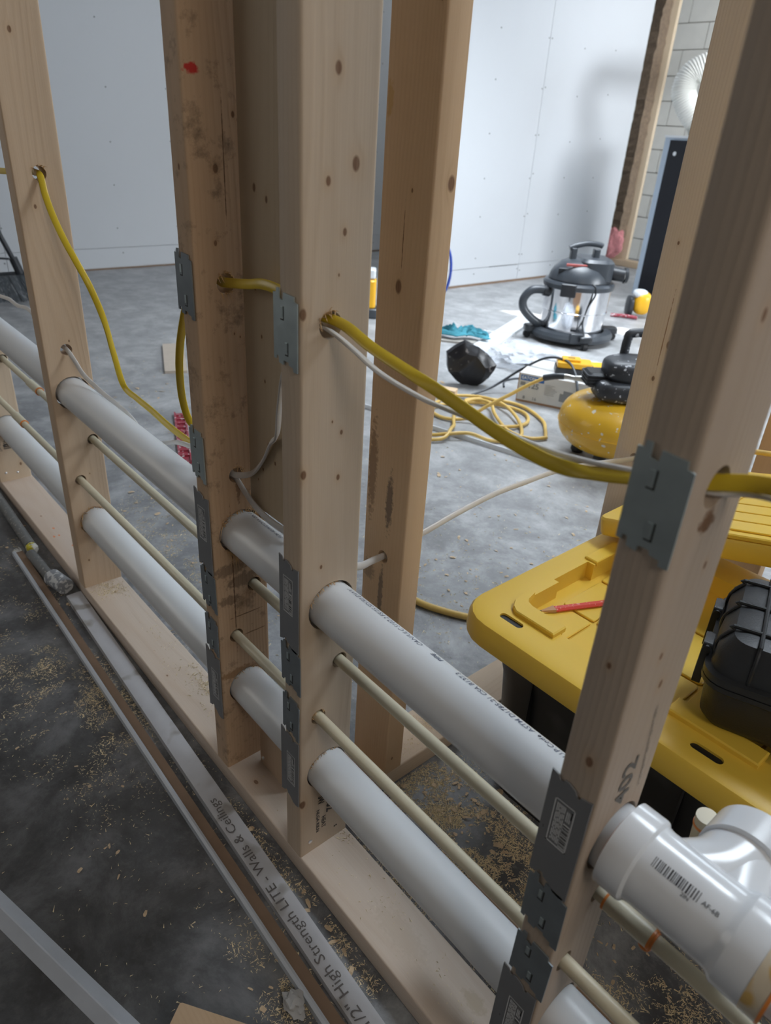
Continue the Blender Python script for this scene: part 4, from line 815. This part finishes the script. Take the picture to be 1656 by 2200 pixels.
vf = Vector((.60, -.80, 0)) ; vr = Vector((math.cos(vd), math.sin(vd), 0)); vfn = Vector((math.sin(vd), -math.cos(vd), 0))
VC = Vector((VX, VY, 0))
mb = MB(); mb.at(VC + vr * .065 + Vector((0, 0, .34)), rz=vd); mb.prism(rrect(0, 0, .19, .27, .06, 6), 0, .126, bev=.016); mb.build('motor_cover', dgrey, vc)
mb = MB(); mb.at(VC - vr * .075 + vfn * .10 + Vector((0, 0, .395)), rz=vd - .25, rx=.5); mb.box(-.075, .07, -.004, .004, -.028, .018, 0); mb.build('vent_grille', blk, vc)
mb = MB(); mb.at(VC - vr * .055 + vfn * .115 + Vector((0, 0, .432)), rz=vd - .12, rx=.3); mb.box(-.06, .055, -.004, .004, -.006, .006); mb.build('red_label', mat('dull_red_label', (.42, .10, .09), .5), vc, smooth=0)
hz = Vector((0, 0, .455)); 
for s_ in (-.075, .055): mb = MB(); mb.at(VC + vr * (s_ + .015) + hz, rz=vd); mb.prism(rrect(0, 0, .034, .05, .008), -.01, .055, bev=.002); mb.build('handle_post', dgrey, vc)
MB().tube(spline([VC + vr * -.085 + hz + Vector((0, 0, .052)), VC + vr * -.05 + hz + Vector((0, 0, .066)), VC + vr * .01 + hz + Vector((0, 0, .080)), VC + vr * .075 + hz + Vector((0, 0, .078)), VC + vr * .098 + hz + Vector((0, 0, .072))], 5), .015, 12).build('carry_handle', dgrey, vc)
pa_ = VC + vr * .13 + vfn * .03 + Vector((0, 0, .395)); pb_ = VC + vr * .235 + vfn * .06 + Vector((0, 0, .385))
MB().pipe(pa_, pb_, .037, .028, 28).build('blower_port', blk, vc); MB().pipe(pb_ - vr * .004, pb_ + vr * .012, .042, .030, 28).build('port_rim', blk, vc)
for s_ in (-1, 1):
    mb = MB(); q = VC + vr * (s_ * .17) * .55 + vfn * .165 if s_ < 0 else VC + vr * .15 - vfn * .09
    mb.at(q + Vector((0, 0, .305)), rz=vd - .3 * (s_ < 0)); mb.prism(rrect(0, 0, .085, .03, .006), -.035, .035, bev=.004); mb.build('latch', blk, vc)
# hose looped at the left
hs = VC - vr * .155 + vfn * .05 + Vector((0, 0, .270))
MB().tube(spline([hs, hs - vr * .06 + Vector((0, 0, .012)), hs - vr * .12 + Vector((0, 0, .004)), hs - vr * .158 + Vector((0, 0, -.045)), hs - vr * .150 + Vector((0, 0, -.10)), hs - vr * .10 + Vector((0, 0, -.15)), hs - vr * .03 - vfn * .02 + Vector((0, 0, -.19)), hs + vr * .03 - vfn * .09 + Vector((0, 0, -.215))], 7), .0235, 16).build('hose', dgrey, vc)
MB().tube([hs + vr * .01, hs - vr * .05 + Vector((0, 0, .010))], .030, 18).build('hose_cuff', blk, vc)
MB().tube(spline([VC + vr * .03 + vfn * .17 + Vector((0, 0, .345)), VC + vr * .045 + vfn * .192 + Vector((0, 0, .335)), VC + vr * .050 + vfn * .196 + Vector((0, 0, .29)), VC + vr * .025 + vfn * .183 + Vector((0, 0, .22)), VC + vr * .012 + vfn * .185 + Vector((0, 0, .14)), VC + vr * .012 + vfn * .25 + Vector((0, 0, .08)), VC + vr * .010 + vfn * .26 + Vector((0, 0, .005))], 6), .005, 10).build('power_cord', blk, vc)
MB().tube(spline([VC + vr * .01 + vfn * .18 + Vector((0, 0, .30)), VC - vr * .015 + vfn * .182 + Vector((0, 0, .2)), VC - vr * .012 + vfn * .183 + Vector((0, 0, .12)), VC - vr * .012 + vfn * .20 + Vector((0, 0, .09))], 6), .0025, 8).build('power_cord', blk, vc)
mb = MB(); mb.at(VC - vr * .02 + vfn * .235 + Vector((0, 0, .06)), rz=vd); mb.prism(rrect(0, 0, .08, .035, .01), -.03, .028, bev=.004); mb.build('accessory_holder', dgrey, vc)

# ------------------------------------------------------------------ things on the far floor
o = MB()
o.at((-1.74, 2.80, 0)); 
tr1 = bar('t', (-1.905, 2.432, 0), (-2.30, 3.36, 0), [(-.055, 0), (.055, 0), (.055, .016), (.048, .018), (-.048, .018), (-.055, .016)], None).build('trim_board', whitem, loc=(-1.905, 2.43, 0)); tag(tr1, 'white trim board running toward the vacuum dolly', 'board')
tr2 = bar('t', (-1.62, 1.405, 0), (-.62, 1.635, 0), [(-.012, 0), (.012, 0), (.012, .004), (-.006, .005), (-.008, .018), (-.012, .018)], None).build('corner_bead', whitem, loc=(-1.62, 1.405, 0)); tag(tr2, 'thin white corner bead on floor below the hose coil', 'bead')
tr3 = bar('t', (-1.99, 2.63, 0), (-2.42, 2.30, 0), [(-.03, 0), (.03, 0), (.03, .012), (-.03, .012)], None).build('wood_plank', mat('grey_plank', (.34, .32, .29), .8), loc=(-1.99, 2.63, 0), smooth=0); tag(tr3, 'flat grey plank under the turquoise rag', 'plank')
# rag
rag = MB(); rr = random.Random(11)
G = 26
def ragz(u, v): return .022 + .060 * (noise.noise(Vector((u * 4.2, v * 9, 1.3))) + .35) * (1 - abs(u) ** 3) * (1 - abs(v) ** 3) + .008 * noise.noise(Vector((u * 13, v * 25, 4)))
vs = []; fs = []
for i in range(G + 1):
    for j in range(G + 1):
        u, v = i / G * 2 - 1, j / G * 2 - 1; k = 1 + .25 * noise.noise(Vector((u * 2, v * 2, 9)))
        vs.append((u * .15 * k, v * .05 * k + .02 * math.sin(u * 5), max(.0, ragz(u, v))))
for i in range(G):
    for j in range(G): a = i * (G + 1) + j; fs.append((a, a + G + 1, a + G + 2, a + 1))
rag.at((-2.15, 2.59, .012), rz=vd - .15).add(vs, fs); o = rag.build('cloth_rag', ragm, loc=(-2.15, 2.59, .012), smooth=60); tag(o, 'crumpled turquoise rag on the floor left of the vacuum', 'rag')
sd = o.modifiers.new('s', 'SOLIDIFY'); sd.thickness = .003; sd.offset = 1
# black bag
def crinkle(o, amp=.016):
    bm = bmesh.new(); bm.from_mesh(o.data); bmesh.ops.triangulate(bm, faces=bm.faces); bmesh.ops.subdivide_edges(bm, edges=bm.edges, cuts=5, use_grid_fill=True, smooth=.15)
    bm.normal_update()
    for v in bm.verts:
        p = v.co; d = amp * (abs(noise.noise(p * 9)) * 2 - .6) + amp * .5 * noise.noise(p * 30); v.co = p + v.normal * d; v.co.z = max(v.co.z, .001)
    bm.to_mesh(o.data); bm.free()
    for p in o.data.polygons: p.use_smooth = True
    o.data.set_sharp_from_angle(angle=math.radians(25))
def crumple(name, c, rad, m, label, cat, seed, amp=.3, rot=0, flat=0, sub=4, keep=None):
    bm = bmesh.new(); bmesh.ops.create_icosphere(bm, subdivisions=sub, radius=1); off = Vector((seed * 3.1, 0, 0)); M_ = Matrix.Rotation(rot, 4, 'Z')
    for v in bm.verts:
        p = v.co.copy(); n = 1 + amp * noise.noise(p * 1.6 + off) + amp * .4 * abs(noise.noise(p * 4 + off)) * 2 + amp * .2 * noise.noise(p * 9 + off)
        q = Vector((p.x * rad[0] * n, p.y * rad[1] * n, p.z * rad[2] * n)); q = M_ @ q; v.co = q
        v.co.z = max(v.co.z, -c[2] + .001)
    me = bpy.data.meshes.new(name); bm.to_mesh(me); bm.free(); o = bpy.data.objects.new(name, me); C.objects.link(o); me.materials.append(m); o.location = c; WORLD[o.name] = c
    for p in me.polygons: p.use_smooth = True
    me.set_sharp_from_angle(angle=math.radians(28)); return tag(o, label, cat) if label else o
bb = [(-.075, -.01, .125), (-.01, .0, .170), (.045, .01, .150), (.115, .0, .090), (.10, .01, .035), (.055, .0, .0), (-.005, -.01, .0), (-.06, 0, .05)]
mb = MB(); mb.at((-1.575, 2.0, .0), rz=vd, sc=1.22); n = len(bb); vs = []
for sgn, yy in ((1, -.016), (.6, -.036), (.6, .036), (1, .016)):
    for i, (x, y, z) in enumerate(bb):
        s_ = 1 if abs(yy) < .02 else .62; vs.append((.02 + (x - .02) * s_ + R.uniform(-.004, .004), yy * (1 if z > .01 else .5), max(.001, .07 + (z - .07) * s_ + R.uniform(-.004, .004))))
order = [0, 1, 2, 3]; fs = []
rows = [1, 0, 3, 2]
for a, b in ((1, 0), (0, 3), (3, 2)):
    for i in range(n): fs.append((a * n + i, a * n + (i + 1) % n, b * n + (i + 1) % n, b * n + i))
fs.append(tuple(n + i for i in range(n))); fs.append(tuple(2 * n + i for i in range(n)))
o = mb.add(vs, fs).build('black_bag', blackbagm, loc=(-1.56, 2.02, 0), smooth=60); crinkle(o, .004); tag(o, 'crumpled black plastic bag standing beyond the orange stud', 'bag')
# clear bag with rolls
pb = thing('plastic_bag', (-1.66, 2.52, 0), 'clear crumpled plastic bag with white rolls in front of vacuum', 'bag')
o = crumple('bag_film', (-1.64, 2.55, .035), (.20, .14, .06), bagm, None, None, 5, .42, vd); o.parent = pb; o.location = Vector((-1.64, 2.55, .035)) - Vector((-1.66, 2.52, 0))
for (x, y, z, a, r) in ((-1.72, 2.48, .035, .3, .034), (-1.62, 2.60, .05, 1.2, .036), (-1.56, 2.50, .03, 2.1, .03)):
    t = thing('paper_roll', (x, y, 0), {.3: 'left white roll inside the clear plastic bag', 1.2: 'middle white roll inside the clear plastic bag', 2.1: 'right white roll inside the clear plastic bag'}[a], 'roll')
    d = Vector((math.cos(a), math.sin(a), .15)) * .03; c_ = Vector((x, y, max(z, r + .002))); MB().pipe(c_ - d, c_ + d, r * .85, r * .4, 24).build('roll_body', whitem, t)
# yellow tool with red plier handle near the cabinet
yt = thing('cordless_tool', (-1.98, 4.10, 0), 'yellow and white cordless tool half hidden by right stud', 'tool')
mb = MB(); mb.at((-1.97, 4.16, .075), rz=vd, rx=0); mb.ball((0, 0, .02), (.055, .06, .075), 20, 12, .7); mb.build('tool_body', dwy, yt)
mb = MB(); mb.at((-1.99, 4.15, .155), rz=vd); mb.ball((0, 0, 0), (.045, .05, .028), 20, 12, .7); mb.build('tool_top', whitem, yt)
mb = MB(); mb.at((-2.03, 4.11, .07), rz=vd); mb.ball((0, 0, 0), (.022, .05, .068), 16, 10, .6); mb.build('tool_grip', blk, yt)
tube_obj('plier_handle', [(-2.08, 3.98, .012), (-2.0, 4.03, .016), (-1.93, 4.07, .012)], .012, pink2, 'dark red plier handle on floor by the cordless tool', 'pliers')
# tall grey and black cabinet with duct
cb_ = thing('tall_cabinet', (-2.35, 4.95, 0), 'tall grey cabinet with glossy black front below white duct', 'cabinet')
MC_ = Matrix.Translation((-2.50, 4.90, 0)) @ Matrix.Rotation(math.radians(-15), 4, 'Z')
def xc(mb): mb.v = [tuple(MC_ @ Vector(v)) for v in mb.v]; return mb
xc(MB().box(0, .52, .004, .42, .0, 1.10, .012)).build('cabinet_body', acg, cb_)
xc(MB().box(.075, .50, -.012, .004, .02, 1.085)).build('front_panel', acb, cb_, smooth=0)
xc(MB().box(.0, .52, .0, .42, 1.10, 1.115)).build('cabinet_top', whitem, cb_, smooth=0)
xc(MB().at((.145, -.013, 1.0), rx=PI / 2).lathe([(.0001, 0), (.014, 0), (.014, .004), (.0001, .005)], 20)).build('round_badge', whitem, cb_)
xc(MB().box(.16, .30, .08, .22, 1.115, 1.16, .01)).build('duct_collar', blk, cb_)
fd = thing('flexible_duct', (-2.30, 4.97, 1.16), 'white corrugated flexible duct arching above the tall cabinet', 'duct')
dp = [(-2.27, 4.97, 1.14), (-2.30, 4.95, 1.20), (-2.37, 4.90, 1.29), (-2.42, 4.88, 1.39), (-2.40, 4.90, 1.49), (-2.30, 4.97, 1.555), (-2.17, 5.07, 1.57), (-2.0, 5.25, 1.58), (-1.85, 5.7, 1.62), (-1.75, 6.2, 1.68), (-1.72, 6.5, 1.74)]
P = spline(dp, 34); P = [P[i] for i in range(len(P))]
MB().tube(P, [.080 + .0045 * math.sin(i * PI / 2.0) for i in range(len(P))], 28).build('duct_hose', ductm, fd)
# framing and insulation by the block wall
fs1 = stud(-3.455, -3.325, 6.10, 6.14, .06, 2.55, 'pale stud in front of the block wall', seed=31, off=(.2, .1), base=(.66, .52, .34), pale=(.74, .62, .45))
fp1 = stud(-3.70, -2.40, 6.05, 6.15, 0, .058, 'short plate on the floor in front of the block wall', seed=32, name='bottom_plate', cat='plate', axis='X', base=(.60, .45, .28))
fs2 = stud(-2.45, -2.41, 6.40, 6.50, 0, 2.55, 'stud partly hidden beside the white duct', seed=33, base=(.66, .52, .34))
mb = MB(); n = 60; vs = []; fs = []
for i in range(n + 1):
    z = .25 + 2.3 * i / n
    for x_, y_ in ((-3.52, 6.02), (-3.40, 5.98), (-3.38, 6.09), (-3.55, 6.09)): vs.append((x_ + R.uniform(-.007, .007), y_ + R.uniform(-.008, .008) + .02, z))
for i in range(n):
    for k in range(4): fs.append((i * 4 + k, i * 4 + (k + 1) % 4, i * 4 + 4 + (k + 1) % 4, i * 4 + 4 + k))
o = mb.add(vs, fs).build('insulation_batt', wool, loc=(-3.48, 6.05, .25), smooth=0); tag(o, 'brown mineral wool edge running up beside the pale stud', 'insulation')
o = crumple('insulation_batt', (-3.46, 6.02, .20), (.10, .05, .14), pinkm, 'pink fibreglass tuft at the foot of the pale stud', 'insulation', 8, .3, 0); 
# broom
bm2 = thing('push_broom', (-4.15, .70, 0), 'black-handled broom leaning at the far left', 'broom')
MB().tube([(-4.085, .80, .215), (-4.10, .66, .62), (-4.16, .25, 1.75)], .014, 14).build('broom_handle', blk, bm2)
MB().tube([(-4.083, .815, .16), (-4.087, .79, .25)], .024, 14).build('handle_socket', blk, bm2)
MB().tube(spline([(-4.13, .55, .17), (-4.11, .66, .245), (-4.09, .77, .245)], 5), .006, 8).build('broom_brace', blk, bm2)
MB().tube([(-4.15, .40, .155), (-4.13, .60, .155), (-4.08, .845, .165)], .011, 10).build('broom_head', blk, bm2)
mb = MB(); rr = random.Random(3)
for k in range(420):
    t = rr.random(); p0 = Vector((-4.15 + .07 * t + rr.uniform(-.008, .008), .42 + .42 * t, .155)); p1 = p0 + Vector((rr.uniform(-.02, .03), (t - .4) * .12 + rr.uniform(-.03, .03), -.152)); mb.tube([p0, p1], .0016, 3, caps=False)
o = mb.build('bristle', bristle, bm2, smooth=0); tag(o, kind='stuff')
# yellow tool + blue hoop glimpsed between studs
gt_ = thing('yellow_tool', (-2.83, 2.48, 0), 'yellow and grey tool glimpsed through the gap between studs', 'tool')
mb = MB(); mb.at((-2.83, 2.47, .14), rz=vd); mb.prism(rrect(0, 0, .06, .12, .02), -.08, .09, bev=.01); mb.build('yellow_housing', dwy, gt_)
mb = MB(); mb.at((-2.83, 2.47, .255), rz=vd); mb.prism(rrect(0, 0, .05, .10, .015), -.02, .035, bev=.006); mb.build('white_head', whitem, gt_)
mb = MB(); mb.at((-2.83, 2.47, .02), rz=vd); mb.prism(rrect(0, 0, .10, .13, .02), -.019, .04, bev=.006); mb.build('dark_base', dgrey, gt_)
hp_ = [(-2.90 + .07 * math.cos(a) * .65 - .04, 3.22 + .07 * math.cos(a) * .76 - .05, .215 + .17 * math.sin(a)) for a in [2 * PI * k / 24 for k in range(25)]]
o = MB().tube(hp_[:-1], .010, 10, closed=True).build('blue_hoop', bluem, loc=(-2.94, 3.17, .045)); tag(o, 'blue plastic hoop half hidden behind the orange stud', 'hoop')
# crimson tray, drywall scrap
mb = MB(); a_ = Vector((-1.90, .735, 0)); b_ = Vector((-1.47, .545, 0)); 
mb = bar('c', a_, b_, [(-.022, 0), (.022, 0), (.022, .012), (.016, .012), (.016, .006), (-.016, .006), (-.016, .012), (-.022, .012)], None)
ct = mb.build('paint_tray', pink2, loc=(-1.9, .735, 0)); tag(ct, 'white-spotted crimson strip on floor beyond the brown stud', 'tray')
for k in range(10):
    p_ = a_.lerp(b_, (k + .7) / 11); mb = MB(); mb.at(p_ + Vector((0, 0, .0062)), rz=math.atan2(b_.y - a_.y, b_.x - a_.x)); mb.box(-.005, .005, -.015, .015, 0, .005); mb.build('rib', pink2, ct, smooth=0)
mb = bar('c', (-2.80, 1.14, 0), (-2.38, .955, 0), [(-.05, 0), (.05, 0), (.05, .012), (-.05, .012)], None); o = mb.build('drywall_scrap', mat('beige_scrap', (.50, .43, .36), .8), loc=(-2.8, 1.14, 0), smooth=0); tag(o, 'small beige drywall scrap on floor left of brown stud', 'scrap')
crumple('dust_clump', (.152, -.114, .008), (.016, .012, .009), scrapw if False else mat('grey_lint', (.42, .42, .42), .9), 'small grey lint clump on the floor at the bottom', 'debris', 12, .5, 0, sub=3)

# ------------------------------------------------------------------ sawdust, shavings (uncountable)
def scatter(name, clusters, kind_, m, label, zc=None, seed=5):
    rr = random.Random(seed); vs = []; fs = []
    for (cx, cy, rx, ry, n, s0, s1, z0) in clusters:
        for k in range(n):
            x = rr.gauss(cx, rx); y = rr.gauss(cy, ry)
            if kind_ == 'dust' and noise.noise(Vector((x * 17, y * 17, 2.3))) + .5 * noise.noise(Vector((x * 55, y * 55, 7))) < rr.uniform(-.25, .35): continue
            if z0 < .01 and (-.004 < y < .094 and -2.7 < x < 1.4): continue
            if z0 < .01 and (-.133 < x < -.038 and .09 < y < 1.2): continue
            s_ = rr.uniform(s0, s1) * (1.8 if rr.random() < .08 else 1); a = rr.uniform(0, 2 * PI); b = len(vs)
            if kind_ == 'dust':
                l_, w2 = s_, s_ * rr.uniform(.12, .3); h = rr.uniform(.0003, .0012) ; dx, dy = math.cos(a), math.sin(a)
                zt = rr.uniform(0, s_ * .35)
                vs += [(x - dx * l_ - dy * w2, y - dy * l_ + dx * w2, z0 + .0002), (x - dx * l_ + dy * w2, y - dy * l_ - dx * w2, z0 + .0002), (x + dx * l_, y + dy * l_, z0 + zt + .0004), (x, y, z0 + zt + h)]
                fs += [(b, b + 1, b + 2), (b, b + 3, b + 2), (b, b + 1, b + 3)]
            else:
                l_, w2 = s_, s_ * rr.uniform(.3, .8); dx, dy = math.cos(a), math.sin(a); hh = s_ * rr.uniform(.1, .7); cur = rr.uniform(-.4, .4)
                pts = []
                for q in range(4):
                    t = q / 3 * 2 - 1; ox = dx * l_ * t; oy = dy * l_ * t; zz = z0 + .0005 + hh * (1 - t * t) * .6 + (hh * .5 if q == 3 else 0)
                    wq = w2 * (1 - .35 * abs(t)) * rr.uniform(.7, 1.2)
                    pts += [(x + ox - dy * wq, y + oy + dx * wq, zz + rr.uniform(0, .0008)), (x + ox + dy * wq, y + oy - dx * wq, zz + cur * w2 * .4 + abs(cur) * w2 * .4)]
                vs += pts; fs += [(b + 2 * q, b + 2 * q + 1, b + 2 * q + 3, b + 2 * q + 2) for q in range(3)]
    me = bpy.data.meshes.new(name); me.from_pydata(vs, [], fs); o = bpy.data.objects.new(name, me); C.objects.link(o); me.materials.append(m); WORLD[o.name] = (0, 0, 0)
    tag(o, label, name.split('_')[0] if False else 'debris', kind='stuff'); return o
dust = [(.03, .25, .07, .05, 12000, .0010, .0030, 0), (.16, .25, .09, .05, 9000, .0012, .0034, 0), (.30, .27, .12, .06, 8000, .0012, .0032, 0), (.46, .27, .14, .07, 9000, .0012, .0032, 0), (.42, .16, .15, .03, 2600, .0012, .003, 0), (-.02, .15, .05, .03, 1500, .001, .003, 0),
        (.05, .115, .15, .012, 2200, .001, .003, 0), (-.30, .12, .3, .02, 1500, .001, .003, 0),
        (.125, -.112, .025, .018, 2600, .0008, .0026, 0), (.06, -.13, .05, .02, 350, .001, .003, 0), (-.72, -.17, .13, .05, 5200, .0008, .003, 0), (-.52, -.10, .06, .03, 3600, .0008, .0028, 0), (-.42, -.17, .10, .05, 1500, .0008, .0026, 0), (-.50, -.055, .3, .02, 900, .001, .003, 0),
        (-.90, -.05, .2, .02, 900, .001, .003, 0), (-1.1, -.10, .2, .04, 600, .001, .003, 0), (.0, -.025, .16, .012, 1200, .001, .003, 0), (.13, -.015, .07, .010, 900, .001, .003, 0), (-.3, -.25, .4, .15, 900, .001, .003, 0), (.1, -.2, .1, .08, 350, .001, .0025, 0),
        (-1.20, .30, .12, .07, 900, .001, .004, 0), (-1.0, .30, .14, .06, 1100, .001, .004, 0), (-.82, .28, .12, .05, 1000, .001, .004, 0), (-.6, .25, .2, .06, 1200, .001, .004, 0), (-.38, .45, .12, .15, 700, .001, .004, 0), (-.42, .80, .12, .1, 700, .001, .004, 0), (-.3, .7, .1, .2, 500, .001, .004, 0), (-.55, 1.2, .3, .3, 700, .0015, .005, 0), (-1.6, .7, .5, .3, 500, .002, .005, 0), (-2.2, .8, .3, .2, 250, .002, .006, 0), (-1.9, 1.3, .6, .4, 300, .002, .006, 0)]
scatter('sawdust', dust, 'dust', dustm, 'fine sawdust strewn over the concrete floor')
dp_ = [(-.86, .05, .02, .025, 700, .001, .003, T), (-.57, .06, .18, .02, 500, .001, .003, T), (-.42, .07, .04, .012, 420, .001, .003, T), (-.09, .32, .02, .09, 2200, .001, .003, T), (-.09, .12, .02, .03, 500, .001, .003, T), (.03, .075, .03, .008, 160, .001, .003, T), (.2, .05, .12, .02, 160, .001, .0022, T)]
dp_ = [(a, b, c, d, n, e, f, T + .0002) for a, b, c, d, n, e, f, g in dp_]
def keep_on_plates(o):
    bm = bmesh.new(); bm.from_mesh(o.data); kill = [v for v in bm.verts if not ((.003 < v.co.y < .086) or (-.127 < v.co.x < -.044 and .086 < v.co.y < 1.1))]
    bmesh.ops.delete(bm, geom=kill, context='VERTS'); bm.to_mesh(o.data); bm.free()
o = scatter('sawdust', dp_, 'dust', dustm, 'fine sawdust lying on top of the bottom plates', seed=8); keep_on_plates(o)
chips = [(.03, .27, .06, .04, 60, .002, .005, 0), (.15, .27, .07, .04, 60, .002, .0055, 0), (.35, .27, .12, .05, 40, .002, .004, 0), (-1.15, -.055, .2, .02, 30, .003, .006, 0), (-.70, -.16, .12, .05, 14, .002, .0042, 0), (-.50, -.12, .10, .05, 10, .002, .0042, 0), (-.36, -.22, .12, .06, 8, .0022, .005, 0), (-.10, -.22, .15, .06, 4, .0022, .005, 0), (.12, -.11, .04, .03, 6, .002, .004, 0), (.04, -.02, .1, .008, 8, .003, .008, 0),
         (-1.2, .32, .2, .1, 26, .003, .006, 0), (-.85, .3, .15, .08, 24, .003, .006, 0), (-.40, .55, .12, .15, 24, .003, .006, 0), (-.42, .85, .12, .12, 30, .003, .006, 0), (-.45, 1.15, .15, .15, 26, .003, .007, 0), (-.60, 1.45, .25, .2, 30, .003, .007, 0), (-1.0, 1.3, .3, .2, 26, .003, .007, 0), (-1.6, .8, .5, .3, 30, .003, .008, 0), (-2.2, .72, .2, .1, 14, .004, .010, 0), (-2.0, 1.8, .8, .6, 30, .004, .009, 0)]
scatter('wood_shaving', chips, 'chip', chipm, 'curled pine shavings scattered over the floor', seed=6)
pc_ = [(-.86, .045, .02, .02, 5, .003, .006, T + .0002), (-.60, .04, .2, .02, 12, .001, .0022, T + .0002)]
o = scatter('wood_shaving', pc_, 'chip', chipm, 'curled pine shavings lying on the bottom plate', seed=9); keep_on_plates(o)
